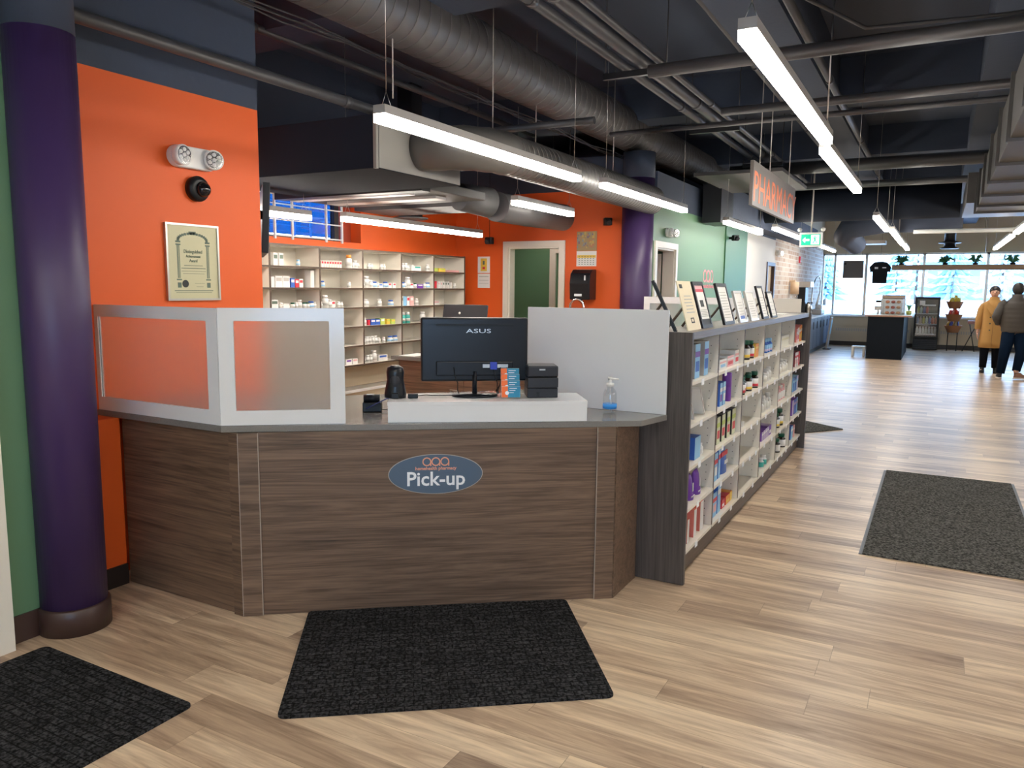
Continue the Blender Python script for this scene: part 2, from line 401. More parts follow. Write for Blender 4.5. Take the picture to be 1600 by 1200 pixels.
# ================= THE SETTING =================
def sbox(name, m, *b, mx=None):
    return struct(MB().box(*b, mx=mx).build(name, M[m] if isinstance(m, str) else m))
DECK = 3.9
sbox('floor', 'floor', -6.3, 6.2, -3.7, 24.9, -0.1, 0.0)
sbox('ceiling', 'ceil', -6.3, 6.2, -3.7, 24.9, DECK, DECK+0.15)
# near left: green wall piece, orange wall, black upper walls
sbox('wall_left_green', 'green', -4.2, -3.5, -3.5, 2.03, 0, 2.68)
sbox('trim_1', 'ceil', -4.2, -3.5, -3.5, 2.03, 2.68, DECK)
mb = MB().box(-4.08, -3.88, 2.03, 3.65, 0, 2.70).box(-3.88, -3.72, 2.12, 2.488, 0, 0.902)
struct(mb.build('wall_left_orange', M['orange']))
sbox('trim_2', 'ceil', -4.08, -3.88, 2.03, 3.65, 2.70, DECK)
sbox('baseboard_left_orange', 'base_black', -3.72, -3.708, 2.15, 2.487, 0, 0.11)
struct(MB().box(-3.5, -3.49, 1.76, 1.90, 0, 0.125).build('baseboard_left_green', M['base_brown']))
# round column at the corner
def column(name, x, y, r, ztop, black_top):
    c = MB().lathe([(r, 0.12), (r, ztop)], 40, (x, y, 0)).build(name, M['purple']); struct(c)
    b = MB().lathe([(r+0.012, 0), (r+0.012, 0.118), (r+0.004, 0.125)], 40, (x, y, 0)).build('baseboard_'+name.split('_', 1)[1], M['base_brown']); struct(b)
    t = MB().lathe([(r, ztop), (r, black_top)], 40, (x, y, 0)).build('trim_3', M['ceil']); struct(t)
column('wall_column_near', -3.455, 2.036, 0.141, 2.66, DECK)
column('wall_column_far', -3.235, 8.985, 0.19, 2.9, 3.2)
# cream door casing at the extreme left
d = MB().box(-3.5, -3.43, 1.60, 1.752, 0, 2.12).box(-3.5, -3.43, 0.55, 1.752, 2.12, 2.26).build('door_1', M['trim']); struct(d)
MB().use(M['wallwhite']).box(-3.5, -3.47, 0.6, 1.60, 0.01, 2.12).build('door_leaf', None, d)
# nook behind the counter
sbox('wall_nook_front', 'orange', -6.1, -4.08, 2.45, 2.6, 0, DECK)
# shelving wall with window opening y 5.6..6.85  z 2.08..2.56
mb = MB()
X0, X1 = -6.1, -5.85
for b in ((2.6, 9.15, 0, 2.08), (2.6, 4.6, 2.08, 2.56), (7.0, 9.15, 2.08, 2.56), (2.6, 9.15, 2.56, 2.95)): mb.box(X0, X1, b[0], b[1], b[2], b[3])
struct(mb.build('wall_back_orange', M['orange']))
sbox('trim_4', 'ceil', X0, X1, 2.6, 9.15, 2.95, DECK)
sbox('trim_5', 'orange_dark', -6.09, -6.0, 6.85, 7.0, 2.08, 2.56)  # window reveal in a darker orange than the wall
sbox('trim_30', 'tan', -5.85, -5.80, 3.9, 8.99, 0.455, 0.715)
# window 2 : small high window with bars
w = MB().use(M['dark']).box(-6.09, -6.05, 4.6, 6.83, 2.08, 2.11).box(-6.09, -6.05, 4.6, 6.83, 2.53, 2.56).box(-6.09, -6.03, 6.76, 6.83, 2.08, 2.56).box(-6.09, -6.05, 5.0, 5.04, 2.08, 2.56).build('window_1'); struct(w)
MB().box(-6.075, -6.065, 4.6, 6.76, 2.11, 2.53).build('pane', M['blueglass'], w)
g = MB()
for y in (5.40, 5.66, 5.90, 6.40, 6.65): g.box(-5.845, -5.825, y, y+0.022, 2.06, 2.62)
for z in (2.09, 2.245, 2.40, 2.49): g.box(-5.84, -5.83, 4.6, 6.67, z, z+0.012)
g.build('window_bars', M['plastic'], w)
# door wall y = 9
mb = MB()
for b in ((-6.1, -5.02, 0, 2.12), (-4.27, -3.1, 0, 2.12), (-6.1, -3.1, 2.12, 2.8)): mb.box(b[0], b[1], 9.0, 9.12, b[2], b[3])
struct(mb.build('wall_end_orange', M['orange']))
sbox('trim_6', 'ceil', -6.1, -3.1, 9.0, 9.12, 2.8, 3.2)
def casing(name, axis, a0, a1, f, ztop, wd=0.075, th=0.025, depth=0.13, sgn=-1):
    """door casing: opening a0..a1 along axis, face at f, protruding sgn*th"""
    mb = MB()
    def B(u0, u1, f0, f1, z0, z1):
        f0, f1 = min(f0, f1), max(f0, f1)
        if axis == 'x': mb.box(u0, u1, f0, f1, z0, z1)
        else: mb.box(f0, f1, u0, u1, z0, z1)
    B(a0-wd, a0, f, f+sgn*th, 0, ztop+wd); B(a1, a1+wd, f, f+sgn*th, 0, ztop+wd); B(a0, a1, f, f+sgn*th, ztop, ztop+wd)
    B(a0, a0+0.02, f, f-sgn*depth, 0, ztop); B(a1-0.02, a1, f, f-sgn*depth, 0, ztop); B(a0+0.02, a1-0.02, f, f-sgn*depth, ztop-0.02, ztop)
    return struct(mb.build(name, M['trim']))
casing('door_2', 'x', -5.02, -4.27, 9.0, 2.12)
# passage behind the door
sbox('wall_passage_back', 'green', -6.1, -3.2, 10.4, 10.5, 0, 3.0)
sbox('wall_passage_left', 'green', -6.1, -6.0, 9.12, 10.4, 0, DECK)
struct(MB().box(-5.09, -4.99, 10.37, 10.4, 0, 2.1).box(-5.09, -4.2, 10.37, 10.4, 2.1, 2.18).build('door_3', M['trim']))
# green wall x = -3.05 : opening 9.14..9.9
GX = -3.05
mb = MB()
for b in ((9.0, 9.14, 0, 2.10), (9.90, 12.55, 0, 2.10), (9.0, 12.55, 2.10, 2.62)): mb.box(GX-0.15, GX, b[0], b[1], b[2], b[3])
struct(mb.build('wall_side_green', M['green']))
casing('door_5', 'y', 9.14, 9.90, GX, 2.10, sgn=1, depth=0.15)
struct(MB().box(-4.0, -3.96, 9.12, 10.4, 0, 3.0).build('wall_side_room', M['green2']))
struct(MB().box(-3.9, -3.22, 9.87, 9.90, 0, 2.05).build('door_6', M['trim']))
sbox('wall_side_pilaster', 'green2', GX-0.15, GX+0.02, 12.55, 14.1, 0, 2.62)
mb = MB()
for b in ((14.1, 16.05, 0, 2.62), (16.05, 16.9, 2.15, 2.62)): mb.box(GX-0.15, GX, b[0], b[1], b[2], b[3])
struct(mb.build('wall_side_white', M['wallwhite']))
d = struct(MB().box(GX-0.13, GX+0.02, 16.05, 16.13, 0, 2.15).box(GX-0.13, GX+0.02, 16.82, 16.9, 0, 2.15).box(GX-0.13, GX+0.02, 16.13, 16.82, 2.08, 2.15).build('door_7', M['base_brown']))
MB().box(GX-0.1, GX-0.05, 16.13, 16.82, 0.01, 2.08).build('door_leaf', M['tan'], d)
sbox('wall_side_brick', 'brick', GX-0.15, GX, 16.9, 24.5, 0, 2.75)
sbox('trim_7', 'ceil', GX-0.15, GX, 9.12, 16.9, 2.62, 3.0)
sbox('wall_outer_left', 'ceil', -6.3, -6.1, 9.15, 24.9, 0, DECK)
sbox('wall_far_left', 'ceil', -6.3, -3.2, 24.5, 24.75, 0, DECK)
sbox('trim_8', 'tan', GX-0.15, GX, 16.9, 24.5, 2.75, DECK)
# black bulkhead along the green wall
sbox('trim_9', 'ceil', GX, -2.78, 11.6, 21.0, 2.66, 3.1)
# far window wall y = 24.5
WY = 24.5
sbox('wall_far_sill', 'tan', -3.2, 6.2, WY, WY+0.25, 0, 0.86)
sbox('wall_far_top', 'tan', -3.2, 6.2, WY, WY+0.25, 2.66, DECK)
sbox('trim_10', 'white', -3.05, 6.0, WY-0.10, WY, 0.84, 0.885)
sbox('baseboard_far', 'base_black', -3.05, 6.0, WY-0.012, WY, 0, 0.12)
xs = [-3.05, -1.88, -0.41, 1.11, 2.6, 4.1, 6.0]
w = MB()
for i, x in enumerate(xs): w.box(x-0.035, x+0.035, WY+0.05, WY+0.14, 0.86, 2.66)
w.box(-2.75, -2.69, WY+0.05, WY+0.14, 0.86, 2.66)
w.box(-3.05, 6.0, WY+0.05, WY+0.14, 0.86, 0.91); w.box(-3.05, 6.0, WY+0.05, WY+0.14, 2.61, 2.66)
w = struct(w.build('window_2', M['steel']))
for i in range(len(xs)-1): MB().box(xs[i]+0.035, xs[i+1]-0.035, WY+0.09, WY+0.098, 0.91, 2.61).build('pane', M['glass'], w)
# right wall, rear wall with its shop window
sbox('wall_right', 'wallwhite', 6.0, 6.2, -3.5, 24.5, 0, DECK)
mb = MB()
for b in ((-6.1, 0.6, 0, DECK), (3.6, 6.2, 0, DECK), (0.6, 3.6, 0, 0.9), (0.6, 3.6, 2.5, DECK)): mb.box(b[0], b[1], -3.7, -3.5, b[2], b[3])
struct(mb.build('wall_rear', M['wallwhite']))
w = MB()
for x in (0.6, 2.1, 3.55): w.box(x, x+0.05, -3.63, -3.57, 0.9, 2.5)
w = struct(w.build('window_3', M['steel']))
MB().box(0.65, 3.55, -3.605, -3.6, 0.9, 2.5).build('pane', M['glass'], w)
# ceiling beams
for i, (x0, x1) in enumerate(((-1.45, -1.02), (0.2, 0.75), (3.2, 3.6))): sbox('trim_%d' % (11+i), 'ceil', x0, x1, -3.5, 24.5, 3.42, DECK)
for i, y in enumerate((1.0, 4.4, 8.6, 12.2, 15.6, 19.0, 22.4)): sbox('trim_%d' % (14+i), 'ceil', -6.1, 6.0, y, y+0.4, 3.5, DECK)
# outside
sbox('ground_outside', 'snow', -120, 120, 24.9, 260, -0.35, -0.15)
sbox('ground_outside_rear', 'snow', -40, 40, -60, -3.75, -0.35, -0.15)

# ================= LIGHTS (ceiling lamps) =================
def lamp(x, y0, L, z, label, group, zt=DECK, zt2=None):
    t = thing('linear_ceiling_lamp', label, 'ceiling lamp', (x, y0, z), 0, group)
    h = 0.037
    MB().box(-h, h, 0, L, 0.042, 0.085).build('lamp_housing', M['lampmetal'], t)
    MB().box(-h+0.002, h-0.002, 0.002, L-0.002, 0, 0.042).build('lamp_diffuser', M['diffuser'], t)
    for y in (0.06, L-0.06):
        if zt2 and y > 0.1: zt = zt2
        w = MB().tube([(-0.03, y, 0.085), (0, y, 0.16)], 0.0018, 6).tube([(0.03, y, 0.085), (0, y, 0.16)], 0.0018, 6).tube([(0, y, 0.155), (0, y, zt-z)], 0.0022, 6)
        w.build('hanging_wire', M['steel'], t)
    return t
R1 = 'ceiling lamps over the aisle'; R2 = 'ceiling lamps over the counter side'; R3 = 'ceiling lamps inside the pharmacy'
lamp(-0.72, 3.17, 2.44, 2.56, 'long lit strip lamp nearest the camera, at upper right', R1)
lamp(-0.745, 5.72, 2.44, 2.52, 'lit strip lamp just beyond the nearest one, right of the hanging sign', R1)
lamp(-0.76, 10.88, 2.44, 2.5, 'lit strip lamp over the aisle, first of the short-looking far row', R1)
lamp(-0.70, 13.4, 2.2, 2.5, 'lit strip lamp over the far aisle, second of the far row', R1)
lamp(-0.70, 15.7, 1.8, 2.5, 'lit strip lamp over the far aisle, third of the far row', R1)
lamp(-0.68, 17.6, 2.0, 2.5, 'smallest lit strip lamp, last of the far aisle row by the windows', R1)
lamp(-2.53, 3.18, 2.44, 2.42, 'long lit strip lamp hanging above the pick-up counter', R2)
lamp(-2.60, 6.32, 2.44, 2.46, 'lit strip lamp left of the hanging sign, under the grey duct end', R2)
lamp(-2.42, 9.97, 2.17, 2.42, 'lit strip lamp in front of the green wall', R2)
lamp(-2.25, 12.3, 2.6, 2.5, 'lit strip lamp behind the exit sign', R2)
lamp(-2.25, 17.5, 2.44, 2.5, 'lit strip lamp above the coffee counter by the far windows', R2)
lamp(1.0, 12.2, 2.44, 2.50, 'lit strip lamp at the right edge, under the big rectangular duct', R1, 2.658)
lamp(1.0, 15.24, 4.6, 2.5, 'slanting lit strip lamp at far right above the two people', R1)
lamp(-3.47, 6.315, 1.26, 2.35, 'short lit strip lamp left of the two-door green opening, inside the pharmacy', R3, 3.23)
lamp(-4.87, 5.58, 2.44, 2.19, 'long lit strip lamp in front of the white back shelving', R3)
lamp(-4.95, 2.78, 2.44, 2.17, 'lit strip lamp in front of the barred window', R3, DECK, 2.398)
# unseen lamps added for fill light, beside and behind the camera
for x, y in ((-0.72, -0.1), (-0.72, -2.9), (2.6, -2.9), (2.6, 0.3), (2.6, 3.2), (2.6, 6.4), (4.6, 3.0), (4.6, 8.0), (3.6, 12.0), (3.6, 17.0), (-2.53, -2.65), (-1.6, -2.8)):
    lamp(x, y, 2.44, 2.55, 'added white strip lamp giving fill light from outside the view', 'added fill lamps outside the view')
lamp(-4.9, 9.4, 0.7, 2.6, 'small added lamp, out of view, lighting the passage behind the green doorway', R3)  # unseen lamp added so the passage gets light

# ================= CEILING SERVICES =================
def spiral_duct(name, x, z, r, y0, y1, m, label, pitch=0.125, seams=()):
    mb = MB(); prof = []; y = y0; k = 0
    rings = []
    n = int((y1-y0)/pitch)
    pts = []; rads = []
    for i in range(n+1):
        yy = y0+(y1-y0)*i/n
        for dy, dr in ((-0.006, 0), (-0.004, -0.002), (0.001, -0.002), (0.003, 0.002), (0.008, 0.001)):
            pts.append((x, yy+dy, z)); rads.append(r+dr)
    o = mb.tube(pts, rads, 36).build(name, m)
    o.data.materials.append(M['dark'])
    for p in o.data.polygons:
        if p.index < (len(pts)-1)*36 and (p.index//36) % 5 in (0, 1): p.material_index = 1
    return tag(o, label, 'duct')
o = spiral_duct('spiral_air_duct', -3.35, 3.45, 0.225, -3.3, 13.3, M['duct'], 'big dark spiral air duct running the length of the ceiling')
rods = MB()
t = thing('plenum_box_duct', 'dark rectangular air handling box hung at the orange wall end', 'duct', (-3.42, 4.27, 2.4))
MB().box(-1.75, 0, 0, 1.05, 0, 0.36).build('box_body', M['boxdark'], t, bevel=0.004)
MB().box(-0.02, 0.006, -0.012, 0.012, -0.004, 0.364).box(0.0, 0.006, 0.02, 1.04, 0.005, 0.355).build('side_panel', M['sidepanel'], t)
# grey duct leaving the box
mb = MB()
pts = []; rads = []
for i in range(8):
    a = i/7*PI/2
    pts.append((-3.41+0.06+0.40*math.sin(a), 4.78+0.40*(1-math.cos(a)), 2.60)); rads.append(0.155+(0.006 if i % 2 else 0))
n = 46
for i in range(1, n):
    y = 5.18+i*(8.7-5.18)/n
    for dy, dr in ((-0.006, 0), (-0.004, -0.003), (0.0, -0.003), (0.002, 0.002), (0.008, 0.001)): pts.append((-2.95, y+dy, 2.60)); rads.append(0.155+dr)
pts = [(-3.41, 4.78, 2.60)]+pts; rads = [0.155]+rads
tag(mb.tube(pts, rads, 32).build('grey_spiral_duct', M['duct2']), 'pale grey spiral duct curving out of the box under the long lamp', 'duct')
# lower ceiling units in the pharmacy
t = thing('ceiling_fan_coil_unit', 'low flat ceiling unit with pale channels above the back shelving', 'ceiling unit', (-4.62, 5.97, 2.34))
MB().box(-0.95, 0.75, -0.55, -0.42, 0.06, 0.14).build('dark_rail', M['dark'], t)
MB().box(-0.95, 0.75, -0.42, 0.5, 0.08, 0.16).build('unit_body', M['duct3'], t, bevel=0.01)
MB().box(-0.9, 0.5, -0.40, -0.30, 0.055, 0.08).build('pale_channel', M['plastic'], t)
MB().box(-0.75, 0.55, -0.05, 0.12, 0.055, 0.08).build('pale_channel', M['lampmetal'], t)
MB().tube([(0.45, 0.5, 0.13), (0.5, 0.7, 0.12), (0.55, 0.9, 0.11)], [0.13, 0.14, 0.15], 24).build('duct_neck', M['duct3'], t)
tag(MB().tube([(-4.0, 6.9, 2.41), (-4.0, 7.6, 2.41), (-3.9, 8.3, 2.41)], [0.15, 0.15, 0.15], 28).build('short_round_duct', M['duct']), 'short dark round duct above the orange door wall', 'duct')
mb = MB().box(-5.6, -4.3, 6.6, 7.25, 2.40, 2.46)
tag(mb.build('sloped_duct_panel', M['duct3']), 'grey duct panel above the pharmacy interior', 'duct')
t = thing('round_air_diffuser', 'dark square-necked ceiling air diffuser above the back shelving lamp', 'air vent', (-5.50, 7.48, 2.38))
MB().box(-0.1, 0.1, -0.1, 0.1, 0.03, 1.51).build('neck', M['dark'], t)
MB().lathe([(0.2, 0), (0.21, 0.012), (0.12, 0.035)], 24).build('vent_disc', M['duct3'], t)
# pipes along the ceiling (Y)
def ypipe(x, z, r, y0, y1, label, m='pipe', name='ceiling_pipe'):
    pts = [(x, y0, z)]
    mb = MB().tube([(x, y0, z), (x, y1, z)], r, 14)
    y = y0+1.5
    while y < y1: mb.tube([(x, y-0.03, z), (x, y+0.03, z)], r+0.006, 14); y += 3.0
    return tag(mb.build(name, M[m]), label, 'pipe')
ypipe(-3.62, 2.84, 0.035, -3.3, 8.9, 'dark pipe running above the orange wall at left')
ypipe(-2.21, 3.27, 0.035, -3.3, 20, 'dark ceiling pipe, leftmost in the suspended rack')
ypipe(-2.07, 3.29, 0.05, -3.3, 20, 'thick dark ceiling pipe, middle of the suspended rack')
ypipe(-1.93, 3.27, 0.025, -3.3, 20, 'thin dark ceiling pipe, rightmost in the suspended rack')
ypipe(-1.55, 3.55, 0.03, -3.3, 20, 'dark pipe beside the left ceiling beam')
ypipe(-0.93, 3.36, 0.03, -3.3, 20, 'dark pipe under the beam above the aisle lamps')
ypipe(-4.6, 3.5, 0.03, 2.8, 8.9, 'dark pipe deep in the pharmacy ceiling')
for i, y in enumerate((3.2, 5.68, 8.0, 10.45, 13.0, 15.5)):
    t = thing('pipe_trapeze', 'dark strut rack holding the ceiling pipes, %s from the camera' % ORD[i], 'pipe hanger', (-2.1, y, 3.17), 0, 'pipe racks')
    MB().box(-0.25, 0.25, -0.02, 0.02, 0, 0.045).build('strut', M['dark'], t)
    for x in (-0.24, 0.24): MB().tube([(x, 0, 0.04), (x, 0, DECK-3.17)], 0.005, 6).build('threaded_rod', M['pipe'], t)
def xpipe(y, z, r, x0, x1, label, m='pipe'):
    return tag(MB().tube([(x0, y, z), (x1, y, z)], r, 14).build('cross_pipe', M[m]), label, 'pipe')
xpipe(5.42, 3.12, 0.045, -1.9, 6, 'dark cross pipe behind the nearest aisle lamp')
xpipe(6.9, 3.12, 0.035, -1.75, 6, 'dark cross pipe beyond the end of the nearest aisle lamp')
xpipe(7.45, 3.13, 0.025, -3.0, 6, 'thin dark cross conduit above the hanging sign')
xpipe(10.85, 3.18, 0.08, -2.6, 6, 'thick dark cross pipe over the middle of the aisle')
xpipe(12.6, 3.15, 0.05, -2.8, 6, 'dark cross pipe beyond the thick one')
xpipe(14.95, 2.60, 0.035, -0.45, 6, 'long pale tube crossing the far ceiling at right', 'plastic')
xpipe(6.1, 2.98, 0.03, -5.85, -2.6, 'dark cross pipe between the two spiral ducts')
for i, (x, y) in enumerate(((-3.3, 4.3), (-3.05, 5.2), (-3.3, 6.4), (-3.1, 7.8), (-3.45, 9.6))):
    tag(MB().tube([(x, y, 2.76 if i else 2.85), (x, y, 3.88)], 0.005, 6).build('threaded_rod', M['lampmetal']), 'thin threaded rod hanging near the grey ducts', 'rod', 'rods near the ducts')
random.seed(3)
for i in range(5):
    x0 = -3.52+0.03*i; pts = []
    for k in range(40):
        y = -1+k*0.35; pts.append((x0+0.03*math.sin(k*1.3+i), y, 3.17+0.015*math.sin(k*0.9+i*2)-0.008*i))
    tag(MB().tube(pts, 0.005, 6).build('ceiling_cable', M['dark'] if i else M['pipe']), 'loose dark cable in the bundle beside the big duct', 'cable', 'cable bundle by the duct')
tag(MB().tube([(-3.72-0.01*k, 2.1+0.1*k, 3.3+0.02*math.sin(k*1.1)) for k in range(9)], 0.006, 6).build('white_cable', M['plastic']), 'white cable snaking under the ceiling at upper left', 'cable')
tag(MB().tube([(-0.95, 4.4, 3.4), (-0.8, 5.0, 3.3), (-0.5, 5.35, 3.19), (0.2, 5.42, 3.18), (0.9, 5.42, 3.18)], 0.012, 8).build('flexible_conduit', M['pipe']), 'flexible grey conduit looping onto the cross pipe', 'cable')
# big rectangular duct at right
t = thing('rectangular_air_duct', 'big dark rectangular duct with flanges at upper right', 'duct', (0.36, 5.0, 2.66))
MB().box(0, 0.95, -8, 7.2, 0, 0.42).build('duct_body', M['duct3'], t, bevel=0.004)
for y in (-4.5, -3.3, -2.1, -0.9, 0.3, 1.5, 2.7, 3.9, 5.1, 6.3, 7.2):
    MB().box(-0.025, 0.975, y-0.02, y+0.02, -0.025, 0.445).build('flange', M['duct3'], t)
MB().box(-0.12, 1.05, 7.2, 9.6, 0.12, 0.52).build('duct_end_section', M['duct'], t, bevel=0.004)
tag(MB().tube([(0.3, 16.6, 2.95), (-1.0, 16.6, 2.95), (-1.6, 16.7, 2.85), (-1.75, 17.2, 2.7), (-1.6, 17.9, 2.55)], [0.25, 0.25, 0.24, 0.22, 0.2], 24).build('flexible_duct', M['ceil']), 'dark flexible duct elbow dropping near the far ceiling', 'duct')
xd = MB().tube([(-2.7, 13.9, 3.0), (0.2, 13.9, 3.0)], 0.27, 24).build('cross_air_duct', M['boxdark']); tag(xd, 'dark round duct crossing the aisle ceiling beyond the sign', 'duct')
t = thing('round_air_diffuser', 'black round ceiling diffuser hanging before the far windows', 'air vent', (0.16, 22.5, 2.66))
MB().cyl((0, 0, 0.05), (0, 0, 1.23), 0.13, 20).build('neck', M['dark'], t)
MB().lathe([(0.2, 0), (0.22, 0.02), (0.13, 0.05)], 24).build('vent_disc', M['dark'], t)
MB().lathe([(0.25, 0.14), (0.26, 0.16), (0.13, 0.19)], 24).build('vent_disc', M['dark'], t)
tag(MB().box(-1.75, -1.2, 20.6, 21.2, 2.72, 2.80).build('square_ceiling_vent', M['lampmetal']), 'pale square ceiling vent near the far windows', 'air vent')
tag(MB().box(-2.98, -2.72, 10.9, 11.6, 2.52, 3.05).build('dark_ceiling_box', M['dark']), 'black box hanging under the ceiling before the green wall', 'duct')
tag(MB().box(-2.75, -1.7, 9.6, 11.5, 2.98, 3.02).build('ceiling_duct_panel', M['duct3']), 'flat grey panel under the ceiling behind the hanging sign', 'duct')

def hanger(x, y, z0, label='thin rod holding up the %s'):
    return tag(MB().tube([(x, y, z0), (x, y, DECK)], 0.005, 6).build('hanger_rod', M['dark']), label, 'rod')
for x in (0.6, 2.5): hanger(x, 14.95, 2.636, 'thin rod holding the long pale tube, %s' % ('left one' if x < 1 else 'right one'))
hanger(-1.3, 16.62, 3.10, 'thin rod holding the flexible duct elbow')
# ================= HANGING SIGNS =================
t = thing('pharmacy_sign', 'hanging grey sign with orange PHARMACY lettering', 'sign', (-1.4, 6.63, 2.293))
MB().box(-0.03, 0, 0, 2.08, 0, 0.362).build('sign_board', M['signface'], t, bevel=0.003)
text('PHARMACY', 0.36, M['signor'], t, (0.0015, 1.07, 0.145), (PI/2, 0, PI/2), sx=1.12)
for y in (0.3, 0.75, 1.75): MB().tube([(-0.015, y, 0.36), (-0.015, y, DECK-2.293)], 0.004, 6).build('hanging_rod', M['lampmetal'], t)
t = thing('exit_sign', 'green and white running man exit sign hanging in the aisle', 'sign', (-1.82, 13.0, 2.27))
MB().box(-0.165, 0.165, 0, 0.05, 0, 0.225).build('sign_case', M['plastic'], t, bevel=0.004)
MB().box(-0.14, 0.14, -0.003, 0, 0.03, 0.195).build('green_panel', M['exit'], t)
MB().prism([(-0.125, 0.11), (-0.08, 0.155), (-0.08, 0.125), (-0.02, 0.125), (-0.02, 0.095), (-0.08, 0.095), (-0.08, 0.065)], 0, 0.002, Matrix.Translation((0, -0.0035, 0)) @ Matrix.Rotation(PI/2, 4, 'X')).build('arrow', M['exitw'], t)
mb = MB().use(M['exitw']); rx = Matrix.Translation((0, -0.0035, 0)) @ Matrix.Rotation(PI/2, 4, 'X')
mb.box(0.005, 0.125, 0.04, 0.185, 0, 0.001, rx)
mb.use(M['exit']).lathe([(0.011, 0), (0.011, 0.003)], 12, (0.06, 0.165, 0), rx)
for q in (((0.045, 0.15), (0.07, 0.15), (0.075, 0.10), (0.055, 0.10)), ((0.055, 0.105), (0.07, 0.10), (0.04, 0.055), (0.028, 0.06)), ((0.06, 0.105), (0.075, 0.10), (0.10, 0.07), (0.09, 0.06)), ((0.045, 0.15), (0.05, 0.14), (0.03, 0.11), (0.022, 0.115)), ((0.07, 0.15), (0.07, 0.14), (0.10, 0.13), (0.10, 0.14))): mb.prism(q, 0, 0.003, rx)
mb.build('running_man', None, t)
for x in (-0.15, 0.15):
    h = MB().sphere((x*1.15, 0.02, 0.27), 0.035, 12, 8).build('lamp_head', M['plastic'], t)
MB().tube([(0, 0.025, 0.22), (0, 0.025, DECK-2.27)], 0.012, 8).build('stem', M['lampmetal'], t)

# ================= COUNTER =================
A = math.atan2(1.005, 1.327)
DM = Matrix.Translation((-2.843, 2.49, 0)) @ Matrix.Rotation(A, 4, 'Z')
ZT = 0.903
t = thing('pickup_counter', 'dark walnut pick-up counter with angled front and grey stone worktop', 'counter', (0, 0, 0))
def dpart(name, m, boxes, bevel=0.0):
    """a part built in the frame of the angled front"""
    mb = MB()
    for b in boxes: mb.box(*b)
    return mb.build(name, M[m], t, (-2.843, 2.49, 0), (0, 0, A), bevel)
MB().box(-3.718, -2.905, 2.502, 2.52, 0.003, ZT).build('left_panel', M['walnut'], t)
MB().prism([(-2.905, 2.49), (-2.843, 2.49), (-2.843, 2.515), (-2.905, 2.515)], 0.002, ZT).build('left_corner_post', M['walnut'], t)
dpart('front_corner_post', 'walnut', [(0.0, 0.091, 0.0, 0.03, 0.002, ZT)], 0.001)
dpart('edge_strip', 'edge', [(0.0905, 0.0935, -0.001, 0.03, 0.002, ZT)])
dpart('edge_strip', 'edge', [(-0.0012, 0.0012, -0.001, 0.01, 0.002, ZT)])
dpart('front_panel', 'walnut', [(0.094, 1.742, 0.012, 0.03, 0.002, ZT)])
dpart('edge_strip', 'edge', [(1.742, 1.745, -0.001, 0.03, 0.002, ZT)])
dpart('front_corner_post', 'walnut', [(1.745, 1.838, 0.0, 0.03, 0.002, ZT)], 0.001)
o = MB().box(0, 0.02, 0, 0.33, 0.002, ZT).build('right_panel', M['walnut'], t, (-1.3935, 3.605, 0))
wt = [(-3.875, 2.471), (-2.928, 2.471), (-1.277, 3.69), (-1.222, 3.94), (-1.40, 3.945), (-1.40, 4.3), (-2.15, 4.62), (-3.30, 3.40), (-3.875, 3.30)]
MB().prism(wt, ZT, ZT+0.03).build('worktop', M['stone'], t, bevel=0.0015)
b = MB().prism([(-3.70, 2.53), (-2.85, 2.53), (-1.42, 3.6), (-1.42, 4.25), (-2.15, 4.5), (-3.28, 3.3), (-3.70, 3.2)], 0.003, ZT-0.002).build('inner_carcass', M['walnut'], t)
# oval badge
t = thing('oval_pickup_sign', 'oval slate blue sign with white Pick-up lettering on the counter front', 'sign', (-2.843, 2.49, 0), A)
uc, zc = 0.931, 0.683
tt = thing
mb = MB(); mb.use(M['lampmetal']); prof = [(0.232*math.cos(2*PI*k/64), 0.1*math.sin(2*PI*k/64)) for k in range(64)]
rx = Matrix.Translation((uc, 0.012, zc)) @ Matrix.Rotation(PI/2, 4, 'X')
mb.prism(prof, 0, 0.0025, rx); mb.use(M['badge']).prism([(x*0.985, y*0.97) for x, y in prof], 0.0025, 0.004, rx)
mb.build('oval_plate', None, t)
text('Pick-up', 0.098, M['letter'], t, (uc, 0.0075, zc-0.026), bold=0.0016)
text('homehealth pharmacy', 0.0225, M['coral'], t, (uc, 0.0075, zc+0.029), bold=0.0005)
def aaa(m, parent, c, s, rot, name='logo', w=0.13):
    """three linked round letters"""
    mb = MB(); R = 0.5*s
    for i in range(3):
        cx = (i-1)*s*1.0
        pts = [(cx+R*0.82*math.cos(a), R*0.82*math.sin(a), 0) for a in [2*PI*k/28 for k in range(29)]]
        for k in range(28):
            a0, a1 = 2*PI*k/28, 2*PI*(k+1)/28; ro, ri = R, R*(1-2*w)
            mb.prism([(cx+ri*math.cos(a0), ri*math.sin(a0)), (cx+ro*math.cos(a0), ro*math.sin(a0)), (cx+ro*math.cos(a1), ro*math.sin(a1)), (cx+ri*math.cos(a1), ri*math.sin(a1))], 0, 0.001)
        mb.prism([(cx+R*0.74, -R*1.0), (cx+R*1.0, -R*1.0), (cx+R*1.0, R*0.1), (cx+R*0.74, R*0.1)], 0, 0.001)
    return mb.build(name, m, parent, c, rot)
aaa(M['coral'], t, (uc, 0.0075, zc+0.063), 0.044, (PI/2, 0, 0))

